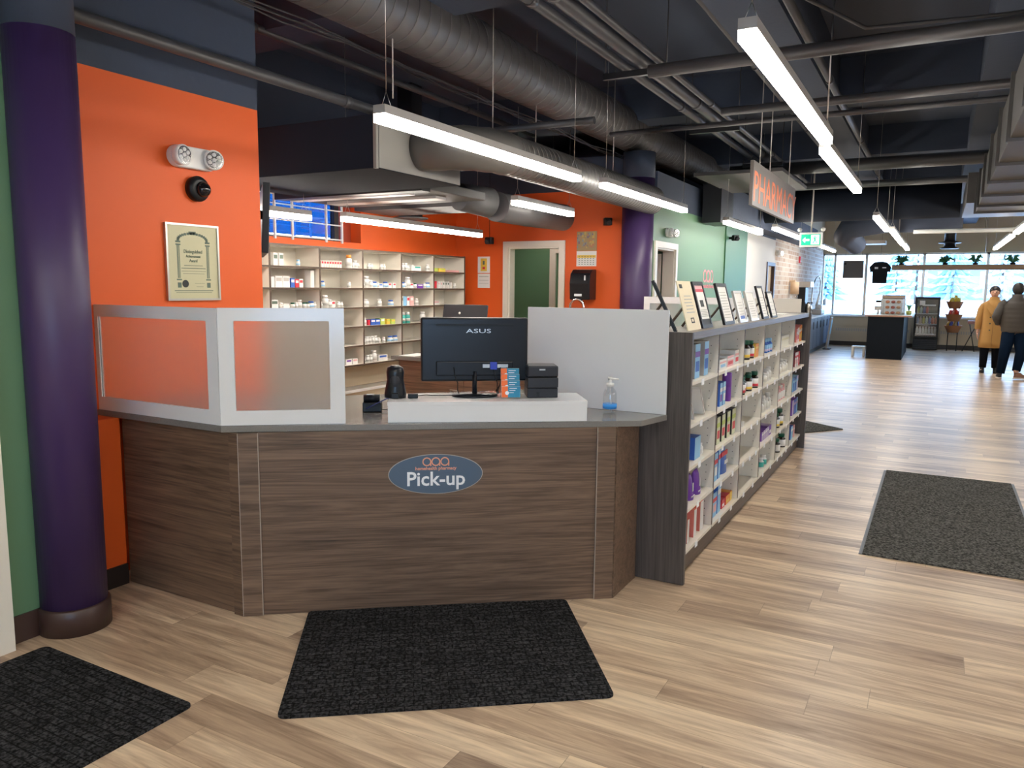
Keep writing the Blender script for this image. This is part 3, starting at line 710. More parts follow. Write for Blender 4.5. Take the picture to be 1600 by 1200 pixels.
# ---- glass guards on the counter
def guard(label, L, z0, z1, gl, gr, gb, gt, loc, rz, glass='frost', th=0.018):
    t = thing('counter_guard', label, 'counter screen', loc, rz, 'white framed screens on the counter')
    mb = MB().box(0, L, 0, th, 0, gb).box(0, L, 0, th, gt, z1-z0).box(0, gl, 0, th, gb, gt).box(gr, L, 0, th, gb, gt)
    mb.build('screen_frame', M['gloss'], t)
    MB().box(gl, gr, 0.006, 0.012, gb, gt).build('frosted_pane', M[glass], t)
    return t
guard('white framed frosted screen beside the purple column, left of the pair', 0.93, ZT+0.03, 1.488, 0.03, 0.855, 0.07, 0.494, (-3.87, 2.478, ZT+0.031), 0)
guard('white framed frosted screen on the angled front, right of the pair', 0.578, ZT+0.03, 1.490, 0.07, 0.508, 0.07, 0.496, (-2.936, 2.4785, ZT+0.031), math.atan2(0.615, 0.788))
tag(MB().box(-2.06, -1.226, 3.925, 3.937, ZT+0.0308, 1.488).build('acrylic_side_screen', M['acrylic'], bevel=0.001), 'plain pale grey acrylic screen at the right end of the counter', 'counter screen')
# ---- riser and things on it (frame RM)
RA = math.atan2(0.568, 0.823); RL = (-2.319, 2.957, ZT+0.031); RH = 0.103
t = thing('counter_riser', 'glossy white box riser carrying the monitor', 'riser', RL, RA)
MB().box(0, 0.99, 0, 0.30, 0, RH-0.018).build('riser_body', M['gloss'], t, bevel=0.001)
MB().box(-0.002, 0.992, -0.002, 0.302, RH-0.018, RH).build('riser_top', M['gloss'], t, bevel=0.001)
ZR = ZT+0.031+RH
def onriser(u, v, dz=0.0):
    return (RL[0]+u*math.cos(RA)-v*math.sin(RA), RL[1]+u*math.sin(RA)+v*math.cos(RA), ZR+dz)
t = thing('computer_monitor', 'large black computer monitor seen from behind on the white riser', 'monitor', onriser(0.435, 0.205, 0.001), RA+0.03)
MB().lathe([(0.12, 0), (0.118, 0.008), (0.03, 0.014)], 36).build('stand_base', M['blacksat'], t).scale = (1, 0.8, 1)
MB().tube([(0, 0.0, 0.012), (0, 0.0, 0.13)], [0.028, 0.022], 16, sx=0.5).build('stand_neck', M['blacksat'], t)
MB().box(-0.277, 0.277, 0.0, 0.035, 0.075, 0.405).build('screen_back', M['blacksat'], t, bevel=0.01)
MB().box(-0.272, 0.272, 0.035, 0.043, 0.08, 0.40).build('screen_front', M['black'], t, bevel=0.002)
MB().box(-0.2, 0.2, -0.014, 0.0, 0.105, 0.18).build('port_housing', M['blacksat'], t, bevel=0.006)
MB().box(-0.2, 0.2, -0.004, 0.001, 0.36, 0.372).build('vent_slot', M['black'], t)
text('ASUS', 0.03, M['steel'], t, (0.02, -0.002, 0.335), sx=1.9)
mb = MB().use(M['steel'])
mb.box(0.04, 0.075, -0.028, -0.014, 0.148, 0.166).box(0.115, 0.17, -0.028, -0.014, 0.148, 0.166)
mb.build('port_plate', None, t)
MB().box(0.078, 0.112, -0.04, -0.014, 0.14, 0.178).build('blue_video_plug', cmat(0.02, 0.05, 0.45), t)
for i, (x, sw) in enumerate(((0.095, 0.02), (0.13, 0.0), (0.165, -0.03), (-0.11, 0.02))):
    MB().tube([(x, -0.03, 0.15), (x+0.005, -0.045, 0.11), (x+sw, -0.04, 0.07), (x+sw*1.5-0.01, -0.02, 0.03), (x+sw*1.5, 0.02, 0.008)], 0.0025, 6).build('cable', M['black'], t)
t = thing('barcode_scanner', 'black hooded barcode scanner standing at the left end of the riser', 'scanner', onriser(0.03, 0.16, 0.001), RA)
mb = MB(); 
mb.loft([(0, 0, 0, 0.054, 0.045), (0, 0, 0.02, 0.056, 0.046), (0, 0, 0.06, 0.048, 0.04), (0, 0, 0.09, 0.042, 0.038), (0, 0, 0.13, 0.045, 0.042), (0, 0, 0.152, 0.04, 0.036), (0, 0, 0.163, 0.02, 0.02)], 24)
mb.build('scanner_body', M['blacksat'], t)
MB().sphere((0, -0.022, 0.085), 0.03, 14, 10, (0.95, 0.75, 1.7)).build('scan_window', M['charcoal'], t)
MB().box(-0.02, 0.02, -0.055, -0.03, 0, 0.028).build('base_notch', M['black'], t, bevel=0.004)
t = thing('usb_adapter_box', 'small black inline adapter lying beside the scanner', 'adapter', onriser(0.115, 0.13, 0.001), RA)
MB().box(-0.022, 0.03, -0.015, 0.015, 0, 0.022).build('adapter_body', M['black'], t, bevel=0.003)
MB().tube([(0.03, 0, 0.011), (0.07, 0.01, 0.014), (0.1, 0.05, 0.006), (0.22, 0.07, 0.004), (0.33, 0.04, 0.004)], 0.0025, 6).build('cable', M['black'], t)
t = thing('business_card_rack', 'tiered rack of orange and blue cards beside the monitor', 'card holder', onriser(0.565, 0.075, 0.001), RA)
MB().box(0, 0.096, 0.0, 0.095, 0, 0.008).box(0.0, 0.096, 0.085, 0.095, 0, 0.13).build('rack', M['clear'], t)
for k in range(4):
    z = 0.008+0.028*k; y = 0.008+0.021*k
    mb = MB().use(M['paper']).box(0.001, 0.095, y, y+0.01, z, z+0.056)
    mb.use(cmat(0.85, 0.16, 0.03)).box(0.001, 0.032, y-0.001, y, z, z+0.056)
    mb.use(cmat(0.02, 0.24, 0.42)).box(0.032, 0.095, y-0.001, y, z, z+0.056)
    mb.use(M['letter']).lathe([(0.010, 0), (0.010, 0.001)], 14, (0, 0, 0), Matrix.Translation((0.028, y-0.001, z+0.022)) @ Matrix.Rotation(PI/2, 4, 'X'))
    for q in range(3): mb.box(0.040, 0.078-0.008*q, y-0.0018, y-0.001, z+0.044-0.011*q, z+0.047-0.011*q)
    mb.build('card_stack', None, t)
t = thing('receipt_printer', 'charcoal stacked receipt printer at the right end of the riser', 'printer', onriser(0.70, 0.10, 0.001), RA)
MB().box(0, 0.158, 0.012, 0.155, 0, 0.05).build('printer_base', M['charcoal'], t, bevel=0.004)
MB().box(0, 0.158, 0.0, 0.155, 0.052, 0.105).build('printer_middle', M['charcoal'], t, bevel=0.006)
MB().box(0, 0.158, 0.006, 0.155, 0.107, 0.165).build('printer_lid', M['charcoal'], t, bevel=0.008)
MB().box(0.06, 0.09, 0.003, 0.006, 0.142, 0.149).build('badge_plate', M['steel'], t)
MB().box(0.05, 0.062, 0.006, 0.012, 0.005, 0.03).build('front_switch', M['black'], t)
t = thing('card_terminal', 'small black card terminal on the worktop left of the riser', 'card terminal', (-2.612, 3.20, ZT+0.031), RA)
MB().box(-0.05, 0.05, -0.035, 0.035, 0, 0.05).build('terminal_base', M['black'], t, bevel=0.004)
MB().tube([(-0.045, 0, 0.068), (0.04, 0, 0.068)], 0.022, 14).build('printer_roll_housing', M['blacksat'], t)
MB().tube([(-0.03, -0.04, 0.02), (0.03, -0.045, 0.05), (0.08, -0.02, 0.07), (0.12, 0.02, 0.06)], 0.0035, 6).build('cable', cmat(0.05, 0.06, 0.2), t)
MB().tube([(0.05, -0.02, 0.012), (0.13, -0.02, 0.006)], 0.0025, 6).build('cable', M['black'], t)
MB().box(-0.03, 0.01, -0.01, 0.01, 0.0885, 0.092).build('paper_strip', M['paper'], t)
t = thing('hand_sanitizer_bottle', 'clear pump bottle with blue label on the right of the worktop', 'bottle', (-1.495, 3.80, ZT+0.031), 0.3)
MB().lathe([(0.033, 0.0), (0.037, 0.01), (0.037, 0.105), (0.031, 0.125), (0.017, 0.14), (0.017, 0.15)], 28).build('bottle_body', M['clear'], t)
MB().lathe([(0.0378, 0.03), (0.0378, 0.055)], 28).build('blue_label', M['gel'], t)
mb = MB().lathe([(0.02, 0.148), (0.02, 0.165), (0.008, 0.168), (0.008, 0.185)], 18)
mb.tube([(0, 0, 0.187), (-0.012, 0, 0.19), (0.045, 0, 0.186)], [0.009, 0.009, 0.004], 10); mb.build('pump_head', M['plastic'], t)
MB().tube([(0, 0, 0.15), (0.01, 0, 0.01)], 0.003, 8).build('dip_tube', M['plastic'], t)

# ================= AISLE SHELVING =================
SY = [3.952+0.7*k for k in range(7)]; SZ = [0.148, 0.385, 0.62, 0.86, 1.097]
FX, BX = -1.135, -1.375
t = thing('aisle_shelving_unit', 'long low shelving unit of cream cubbies with dark walnut ends', 'shelving', (0, 0, 0))
MB().box(BX-0.005, -1.104, 3.952, 3.978, 0.003, 1.373).build('end_panel', M['walnut_v'], t, bevel=0.001)
MB().box(BX-0.005, -1.094, 8.152, 8.18, 0.003, 1.373).build('end_panel', M['walnut_v'], t, bevel=0.001)
MB().box(BX-0.005, -1.112, 3.979, 8.151, 1.335, 1.373).build('top_board', M['walnut_y'], t)
MB().box(BX, BX+0.012, 3.98, 8.15, 0.14, 1.334).build('back_board', M['shelfwhite'], t)
MB().box(BX+0.04, FX-0.03, 3.98, 8.15, 0.003, 0.125).build('plinth', M['darkwood'], t)
for k in range(1, 6):
    mb = MB().use(M['shelfwhite']).box(BX+0.013, FX-0.002, SY[k]-0.009, SY[k]+0.009, 0.15, 1.334)
    mb.use(M['darkwood']).box(FX-0.002, FX, SY[k]-0.009, SY[k]+0.009, 0.15, 1.334)
    mb.build('divider', None, t)
holes = MB()
for c in range(6):
    for r in range(5):
        y0 = SY[c]+(0.027 if c == 0 else 0.0095); y1 = SY[c+1]-0.0095
        mb = MB().use(M['shelfwhite']).box(BX+0.013, FX, y0, y1, SZ[r]-0.018, SZ[r])
        mb.build('shelf', None, t)
        if r: holes.box(BX+0.07, BX+0.0755, y1-0.0015, y1+0.0005, SZ[r]-0.1, SZ[r]-0.095)
    for q in range(24):
        z = 0.2+q*0.046
        if min(abs(z-s) for s in SZ) > 0.02:
            for x in (BX+0.06, FX-0.05): holes.box(x, x+0.005, SY[c+1]-0.0105, SY[c+1]-0.0092, z, z+0.005)
holes.build('shelf_pin_holes', M['inkdk'], t)['kind'] = 'stuff'
random.seed(11)
for c in range(6):
    for r in range(5):
        n = [1, 2, 3, 2, 2, 2][c] if r else [1, 2, 2, 2, 3, 2][c]
        for q in range(n):
            y = SY[c]+0.7*(q+0.6)/(n+0.2)
            MB().box(FX, FX+0.0015, y-0.026, y+0.026, SZ[r]-0.036, SZ[r]-0.002).build('price_label', M['letter'], t)

RN = ['bottom', 'second lowest', 'middle', 'second highest', 'top']
CN = ['nearest', 'second', 'third', 'fourth', 'fifth', 'farthest']
def place(c, r): return '%s shelf, %s column of the aisle unit' % (RN[r], CN[c])
def pbox(c, r, y0, y1, h, front, side, label, name='carton', cat='box', d=0.12, x=-1.165, stripe=None, stripe2=None, tilt=0, z=None):
    z = SZ[r] if z is None else z
    w = y1-y0; mb = MB().use(side).box(-d, 0, 0, w, 0, h)
    mb.use(front).box(0, 0.0008, 0.001, w-0.001, 0.001, h-0.001)
    if stripe: mb.use(stripe).box(0.0008, 0.0015, 0.001, w-0.001, h*0.62, h*0.78)
    if stripe2: mb.use(stripe2).box(0.0008, 0.0015, 0.15*w, w*0.85, h*0.2, h*0.5)
    o = mb.build(name, None, None, (x, y0, z+0.0008), (tilt, 0, 0))
    return tag(o, label+', '+place(c, r), cat)
def bottle(c, r, y, h, rad, cap, body, lab, label, x=-1.19, band=None, grp=None):
    t = thing('supplement_bottle' if body is M['amber'] else 'plastic_bottle', label+', '+place(c, r), 'bottle', (x, y, SZ[r]+0.0008), 0, grp)
    MB().lathe([(rad*0.95, 0), (rad, 0.005), (rad, h*0.62), (rad*0.62, h*0.74), (rad*0.62, h*0.8)], 16).build('bottle_body', body, t)
    MB().lathe([(rad*0.74, h*0.78), (rad*0.76, h*0.98), (rad*0.7, h)], 16).build('cap', cap, t)
    mb = MB().use(lab).lathe([(rad*1.015, h*0.1), (rad*1.015, h*0.58)], 16)
    if band: mb.use(band).lathe([(rad*1.025, h*0.12), (rad*1.025, h*0.27)], 16)
    mb.build('label', None, t)
    return t
M['amber'] = mat('dark_amber_glass', (0.02, 0.012, 0.006), 0.2)
M['gcap'] = mat('green_cap', (0.0, 0.09, 0.05), 0.4)
blu, lblu, pur, wht, red = cmat(0.03, 0.12, 0.5), cmat(0.25, 0.5, 0.75), cmat(0.16, 0.04, 0.36), cmat(0.75, 0.74, 0.72), cmat(0.6, 0.03, 0.05)
grey, pnk, cor, yel, org = cmat(0.45, 0.43, 0.4), cmat(0.75, 0.40, 0.40), cmat(0.74, 0.22, 0.17), cmat(0.8, 0.55, 0.08), cmat(0.8, 0.3, 0.05)
lil, teal, lime = cmat(0.5, 0.4, 0.6), cmat(0.05, 0.4, 0.35), cmat(0.5, 0.62, 0.12)
# column 1 (nearest)
pbox(0, 4, 4.235, 4.335, 0.195, lblu, grey, 'tall blue and purple carton, left one', stripe=pur, stripe2=blu, d=0.17)
pbox(0, 4, 4.43, 4.52, 0.20, lblu, grey, 'tall blue and purple carton, right one', stripe=pur, stripe2=blu, d=0.17)
for q, (y, col) in enumerate(((4.16, wht), (4.38, wht))):
    o = MB().use(wht).box(-0.17, 0, 0, 0.012, 0, 0.2).use(cmat(0.25, 0.12, 0.1)).box(0, 0.0008, 0, 0.004, 0, 0.2).build('leaning_booklet', None, None, (-1.165, y+0.10, SZ[3]+0.004), (math.radians(35), 0, 0))
    tag(o, 'white booklet leaning on the '+place(0, 3)+(', left' if q == 0 else ', right'), 'booklet')
pbox(0, 2, 4.30, 4.42, 0.13, lblu, blu, 'blue carton with darker blue side', d=0.07)
bottle(0, 2, 4.50, 0.07, 0.02, wht, wht, wht, 'small white bottle')
for q, y in enumerate((4.27, 4.42)):
    o = MB().use(pur).loft([(0, 0, 0, 0.035, 0.045), (0, 0, 0.02, 0.035, 0.05), (0, 0, 0.12, 0.02, 0.042), (0, 0, 0.145, 0.004, 0.04)], 16).use(wht).box(0.032, 0.0345, -0.035, 0.035, 0.018, 0.026).box(0.03, 0.033, -0.008, 0.008, 0.05, 0.10).build('purple_pouch', None, None, (-1.2, y+0.04, SZ[1]+0.0008))
    tag(o, 'purple pouch, '+('left' if q == 0 else 'right')+' one, '+place(0, 1), 'pouch')
pbox(0, 0, 4.21, 4.25, 0.14, wht, cor, 'coral sided carton, leftmost', d=0.1)
pbox(0, 0, 4.345, 4.40, 0.165, wht, cor, 'coral sided carton, middle', d=0.1)
pbox(0, 0, 4.48, 4.55, 0.18, wht, cor, 'coral sided carton, rightmost', d=0.1)
# column 2
pbox(1, 4, 4.80, 4.97, 0.062, wht, wht, 'white and pink carton, leftmost', stripe=pnk, stripe2=lblu, d=0.1)
pbox(1, 4, 5.0, 5.17, 0.072, pnk, wht, 'pink carton, middle', stripe=wht, stripe2=red, d=0.1)
pbox(1, 4, 5.21, 5.325, 0.095, wht, wht, 'white carton with red mark, rightmost', stripe=pnk, stripe2=red, d=0.1)
pbox(1, 3, 4.84, 4.905, 0.15, lblu, blu, 'slim blue carton, left', stripe=wht, stripe2=pur)
pbox(1, 3, 4.92, 4.985, 0.15, lblu, blu, 'slim blue carton, right', stripe=wht, stripe2=wht)
o = MB().use(pur).lathe([(0.03, 0), (0.031, 0.09), (0.029, 0.094), (0.031, 0.098), (0.031, 0.185), (0.026, 0.19)], 20).build('purple_canister', None, None, (-1.195, 5.14, SZ[3]+0.0008)); tag(o, 'stacked purple canister, '+place(1, 3), 'canister')
for q, y in enumerate((4.80, 4.93, 5.07, 5.21)):
    pbox(1, 2, y, y+(0.085 if q < 3 else 0.10), 0.175, cmat(0.62, 0.66, 0.45), cmat(0.03, 0.03, 0.03), 'lime and white carton with red heart, %s' % ORD[q], stripe=lime, stripe2=red)
pbox(1, 1, 4.78, 4.86, 0.18, lblu, blu, 'tall light blue carton, left', stripe=red, stripe2=wht)
pbox(1, 1, 4.88, 4.93, 0.20, lblu, blu, 'tall light blue carton, right', stripe=red)
o = MB().use(blu).loft([(0, 0, 0, 0.035, 0.10), (0, 0, 0.1, 0.03, 0.095), (0, 0, 0.165, 0.006, 0.09)], 18).use(red).box(0.02, 0.026, -0.08, 0.08, 0.115, 0.145).use(wht).box(0.031, 0.034, -0.02, 0.06, 0.06, 0.085).build('blue_bag', None, None, (-1.2, 5.08, SZ[1]+0.0008)); tag(o, 'blue bag with red top, '+place(1, 1), 'bag')
pbox(1, 0, 4.78, 4.88, 0.16, lblu, blu, 'tall light blue carton, left', stripe=red, stripe2=pnk)
pbox(1, 0, 4.90, 4.98, 0.20, lblu, blu, 'tall light blue carton, taller right one', stripe=wht)
pbox(1, 0, 5.02, 5.10, 0.06, red, red, 'small red carton', d=0.14, stripe2=wht)
pbox(1, 0, 5.13, 5.24, 0.06, org, red, 'small orange carton', d=0.12, stripe2=yel)
pbox(1, 0, 5.25, 5.31, 0.062, yel, org, 'small yellow carton', d=0.12)
# column 3
bottle(2, 4, 5.64, 0.14, 0.034, M['gcap'], M['amber'], wht, 'green capped brown bottle with yellow band', band=yel)
bottle(2, 4, 5.79, 0.13, 0.033, M['gcap'], M['amber'], wht, 'green capped brown bottle with red band', band=red)
pbox(2, 4, 5.87, 5.98, 0.10, org, yel, 'orange and yellow carton', stripe=yel, d=0.06)
for q, y in enumerate((5.50, 5.62, 5.73, 5.84, 5.95)):
    bottle(2, 3, y, 0.125, 0.031, M['gcap'], M['amber'], wht, 'green capped brown bottle, %s from left' % ORD[q], band=(red, red, yel, yel, red)[q], x=-1.2 if q % 2 else -1.18)
pbox(2, 2, 5.55, 5.60, 0.035, wht, wht, 'tiny white carton alone', d=0.04)
o = MB().use(red).sphere((0, 0, 0.028), 0.03, 14, 8, (0.6, 1, 0.9)).build('red_pouch', None, None, (-1.2, 5.5, SZ[1])); tag(o, 'little red pouch alone, '+place(2, 1), 'pouch')
# column 4
for q, y in enumerate((6.33, 6.42, 6.52)):
    bottle(3, 4, y, 0.11, 0.028, lblu, blu, lblu, 'blue bottle, %s from left' % ORD[q], band=lil)
for q, (y, h) in enumerate(((6.38, 0.07), (6.46, 0.10), (6.55, 0.11))): bottle(3, 3, y, h, 0.026, wht, wht, cmat(0.65, 0.63, 0.58), 'white bottle, %s from left' % ORD[q])
for q, (y, h) in enumerate(((6.30, 0.09), (6.38, 0.13), (6.50, 0.10), (6.58, 0.13))): bottle(3, 2, y, h, 0.027, wht, wht, cmat(0.65, 0.63, 0.58), 'white bottle, %s from left' % ORD[q])
for q in range(4): pbox(3, 1, 6.28+q*0.075, 6.345+q*0.075, 0.075+0.003*q, lil, pur, 'purple and white carton, %s from left' % ORD[q], stripe=wht)
pbox(3, 1, 6.59, 6.68, 0.085, pur, lil, 'purple carton, rightmost', stripe2=wht)
for q, y in enumerate((6.40, 6.52)): bottle(3, 0, y, 0.085, 0.03, wht, wht, teal, 'white and teal bottle, %s' % ('left', 'right')[q])
# column 5
for q in range(6): pbox(4, 4, 6.98+q*0.06, 7.03+q*0.06, 0.10, cmat(0.70, 0.66, 0.52), wht, 'slim cream carton, %s from left' % ORD[q], stripe=cmat(0.6, 0.55, 0.3))
for q in range(4): bottle(4, 3, 7.02+q*0.1, (0.09, 0.13, 0.10, 0.11)[q], 0.028, wht, wht, cmat(0.65, 0.62, 0.55), 'pale bottle, %s from left' % ORD[q])
for q in range(4): bottle(4, 2, 6.98+q*0.1, 0.13, 0.024, pnk if q % 2 else wht, pnk, wht, 'pink tube bottle, %s from left' % ORD[q])
bottle(4, 1, 7.02, 0.13, 0.036, M['gcap'], M['amber'], wht, 'green capped brown bottle, left', band=yel)
bottle(4, 1, 7.17, 0.15, 0.04, M['gcap'], M['amber'], wht, 'green capped brown bottle, right', band=yel)
bottle(4, 0, 7.10, 0.125, 0.038, M['gcap'], M['amber'], wht, 'green capped brown bottle, left')
bottle(4, 0, 7.37, 0.125, 0.038, M['gcap'], M['amber'], wht, 'green capped brown bottle, right')
# column 6
for q in range(4): pbox(5, 4, 7.76+q*0.085, 7.83+q*0.085, (0.13, 0.14, 0.15, 0.16)[q], (pnk, wht, org, org)[q], cor, 'orange and pink carton, %s from left' % ORD[q], stripe=wht, stripe2=red if q < 2 else yel)
for q in range(3): pbox(5, 3, 7.76+q*0.1, 7.84+q*0.1, 0.14, (wht, wht, red)[q], cmat(0.2, 0.02, 0.03), 'red and white carton, %s from left' % ORD[q], stripe=red, stripe2=pnk)
for q in range(3): pbox(5, 2, 7.72+q*0.11, 7.80+q*0.11, 0.14, (blu, blu, lil)[q], lblu, 'blue carton, %s from left' % ORD[q], stripe=lblu)
for q in range(3): pbox(5, 1, 7.74+q*0.12, 7.83+q*0.12, 0.15, (lil, blu, lblu)[q], pur, 'purple blue carton, %s from left' % ORD[q], stripe=lil)
pbox(5, 0, 7.74, 7.86, 0.13, lblu, blu, 'blue carton', stripe=wht); pbox(5, 0, 7.9, 7.97, 0.12, pnk, pnk, 'pink carton', stripe=wht)

# ---- frames on top of the unit
def frame(y0, y1, h, lean, fm, border, label, art, x=-1.17, z=1.3735, strut='darkwood', card=None, rz=0):
    w = y1-y0
    t = thing('standing_picture_frame', label, 'picture frame', (x, y0, z), rz)
    mx = Matrix.Rotation(-lean, 4, 'Y')
    mb = MB().use(fm)
    th = 0.016
    if border:
        mb.box(-th, 0, 0, w, 0, border, mx).box(-th, 0, 0, w, h-border, h, mx).box(-th, 0, 0, border, border, h-border, mx).box(-th, 0, w-border, w, border, h-border, mx).box(-th, -th+0.003, border, w-border, border, h-border, mx)
        mb.build('frame', None, t)
    else:
        mb.box(-0.006, -0.001, 0, w, 0, h, mx).build('card_board', None, t)
    mb = MB().use(card or M['paper']).box(-0.008 if border else -0.001, -0.004 if border else 0.0, border, w-border, border, h-border, mx)
    f = -0.004 if border else 0.0
    for (m, a0, a1, b0, b1) in art:
        mb.use(m).box(f, f+0.0008, border+(w-2*border)*a0, border+(w-2*border)*a1, border+(h-2*border)*b0, border+(h-2*border)*b1, mx)
    mb.build('printed_sheet', None, t)
    MB().tube([(-math.sin(lean)*h*0.55-0.012, w/2, h*0.55*math.cos(lean)), (-math.sin(lean)*h*0.5-0.12, w/2, 0.004)], 0.008, 6).build('easel_strut', M[strut], t)
    return t
lines = lambda n, a=0.15, b=0.85, lo=0.1, hi=0.75: [(M['faint'], a+0.04*(k % 3), b-0.05*(k % 2), lo+(hi-lo)*k/n, lo+(hi-lo)*k/n+0.018) for k in range(n)]
seal = [(M['inkdk'], 0.38, 0.62, 0.14, 0.17), (M['inkdk'], 0.38, 0.42, 0.14, 0.24), (M['inkdk'], 0.58, 0.62, 0.14, 0.24), (M['inkdk'], 0.38, 0.62, 0.23, 0.25)]
frame(4.10, 4.36, 0.28, 0.28, M['cream'], 0, 'cream certificate card leaning on the aisle shelving top', seal+[(M['inkdk'], 0.1, 0.3, 0.85, 0.93)]+lines(6, 0.2, 0.8, 0.35, 0.75), card=M['cream'])
frame(4.405, 4.625, 0.28, 0.28, M['black'], 0.022, 'black framed notice with red band beside the cream card', [(red, 0, 1, 0.83, 0.9), (pnk, 0.02, 0.98, 0.90, 0.99), (M['inkdk'], 0.3, 0.7, 0.45, 0.62), (M['inkdk'], 0, 1, 0, 0.14)]+lines(5, 0.1, 0.9, 0.2, 0.4))
frame(4.93, 5.20, 0.275, 0.28, M['black'], 0.022, 'black framed letter, third standing on the shelving top', lines(10, 0.1, 0.9, 0.1, 0.9))
frame(5.36, 5.60, 0.225, 0.28, M['steel'], 0.016, 'silver framed certificate with blue seal on the shelving top', [(blu, 0.2, 0.8, 0.05, 0.16)]+lines(6))
frame(5.72, 5.99, 0.225, 0.28, M['steel'], 0.014, 'silver framed certificate, second silver one on the shelving top', lines(7))
frame(6.16, 6.38, 0.265, 0.28, M['black'], 0.018, 'black framed certificate farthest along the shelving top', lines(7))
frame(6.52, 6.74, 0.22, 0.28, M['black'], 0.014, 'small dark frame half hidden behind the farthest black frame', lines(4))
frame(3.99, 4.06, 0.30, 0.45, M['black'], 0.012, 'narrow black frame seen edge-on behind the acrylic screen', [], x=-1.20, rz=0.25)
tag(MB().box(-1.36, -1.22, 7.35, 7.6, 1.3735, 1.378).build('paper_pad', M['paper']), 'white paper lying on the far shelving top', 'paper')
# second screen and board at the far end of the pharmacy
t = thing('counter_guard', 'white framed greenish screen behind the picture frames', 'counter screen', (-3.0, 8.62, 0.93), 0, 'white framed screens on the counter')
MB().box(0, 1.05, 0, 0.02, 0.50, 0.575).box(0, 0.07, 0, 0.02, 0, 0.5).box(0.98, 1.05, 0, 0.02, 0, 0.5).box(0.07, 0.98, 0, 0.02, 0, 0.07).build('screen_frame', M['gloss'], t)
MB().box(0.07, 0.98, 0.006, 0.012, 0.07, 0.5).build('frosted_pane', M['frost'], t)
tag(MB().box(-1.94, -1.262, 8.6, 8.62, 0.934, 1.505).build('white_side_board', M['wallwhite']), 'plain cream board standing past the far end of the shelving', 'counter screen')
t = thing('rear_service_counter', 'dark walnut counter behind the far end of the aisle unit', 'counter', (0, 0, 0))
MB().box(-3.0, -1.30, 8.5, 8.95, 0.9, 0.93).build('worktop', M['stone'], t)
MB().box(-2.95, -1.32, 8.52, 8.9, 0.003, 0.899).build('counter_body', M['walnut'], t)

# ================= MATS =================
def floor_mat_obj(cx, cy, L, Wd, rz, m, label, rad=0.03, th=0.008, edge=None, wv='x'):
    pts = []
    for sx, sy, a0 in ((1, 1, 0), (-1, 1, 90), (-1, -1, 180), (1, -1, 270)):
        for k in range(5):
            a = math.radians(a0+22.5*k); pts.append((sx*(L/2-rad)+rad*math.cos(a), sy*(Wd/2-rad)+rad*math.sin(a)))
    if edge:
        t = thing('floor_mat', label, 'mat', (cx, cy, 0.0005), rz)
        MB().box(-L/2+0.02, L/2-0.02, -Wd/2, Wd/2, 0, th).build('carpet', m, t)
        for s in (-1, 1): MB().box(min(s*(L/2-0.02), s*L/2), max(s*(L/2-0.02), s*L/2), -Wd/2, Wd/2, 0, 0.004).build('vinyl_edge', M['rubber'], t)
        return t
    o = MB().prism(pts, 0, th).build('floor_mat', m, None, (cx, cy, 0.0005), (0, 0, rz)); return tag(o, label, 'mat')
floor_mat_obj(-1.807, 2.69, 1.29, 0.955, math.atan2(0.78, 1.05), M['mat_blk'], 'black basket weave mat in front of the pick-up counter')
floor_mat_obj(-2.865, 1.21, 0.965, 1.25, 0.0, M['mat_blk'], 'black basket weave mat at the lower left corner')
floor_mat_obj(0.17, 6.26, 0.98, 2.52, 0.0, M['mat_grey'], 'grey flecked runner mat at the right of the aisle', edge=True)
floor_mat_obj(-1.60, 9.54, 1.2, 0.9, math.atan2(-0.62, 0.79)+0.0, M['mat_grey'], 'dark mat beyond the far end of the aisle shelving')

# ================= WALL FITTINGS =================
OX = -3.88
t = thing('framed_certificate', 'silver framed parchment certificate with pillar border on the orange wall', 'certificate', (OX, 2.925, 1.503), 0)
w, h = 0.37, 0.445
mb = MB().use(M['steel']).box(0.001, 0.02, 0, w, 0, 0.012).box(0.001, 0.02, 0, w, h-0.012, h).box(0.001, 0.02, 0, 0.012, 0.012, h-0.012).box(0.001, 0.02, w-0.012, w, 0.012, h-0.012)
mb.build('frame', None, t)
mb = MB().use(M['parch']).box(0.001, 0.012, 0.012, w-0.012, 0.012, h-0.012)
mb.use(M['ink'])
f = 0.012
def fr(y0, y1, z0, z1): mb.box(f, f+0.0008, y0, y1, z0, z1)
for y in (0.075, 0.28):
    fr(y, y+0.006, 0.13, 0.32); fr(y+0.009, y+0.012, 0.13, 0.32); fr(y+0.015, y+0.018, 0.13, 0.32); fr(y-0.008, y+0.026, 0.32, 0.328); fr(y-0.008, y+0.026, 0.118, 0.126); fr(y-0.003, y+0.022, 0.075, 0.105); fr(y-0.008, y+0.026, 0.335, 0.345)
fr(0.05, 0.32, 0.055, 0.060); fr(0.06, 0.31, 0.045, 0.048)
for k in range(16):
    a = PI*k/15; yy = w/2-0.10*math.cos(a); zz = 0.352+0.038*math.sin(a); fr(yy-0.008, yy+0.008, zz-0.008, zz+0.006)
fr(0.16, 0.21, 0.385, 0.402)
mb.use(M['inkdk']).prism([(0.022*math.cos(2*PI*k/24), 0.022*math.sin(2*PI*k/24)) for k in range(24)], 0, 0.001, Matrix.Translation((f, 0.125, 0.098)) @ Matrix.Rotation(PI/2, 4, 'Y'))
mb.build('certificate_sheet', None, t)
text('Distinguished', 0.03, M['ink'], t, (0.0135, w/2, 0.285), (PI/2, 0, PI/2), sx=0.8)
text('Achievement', 0.024, M['ink'], t, (0.0135, w/2, 0.258), (PI/2, 0, PI/2), sx=0.8)
text('Award', 0.026, M['ink'], t, (0.0135, w/2, 0.232), (PI/2, 0, PI/2), sx=0.8)
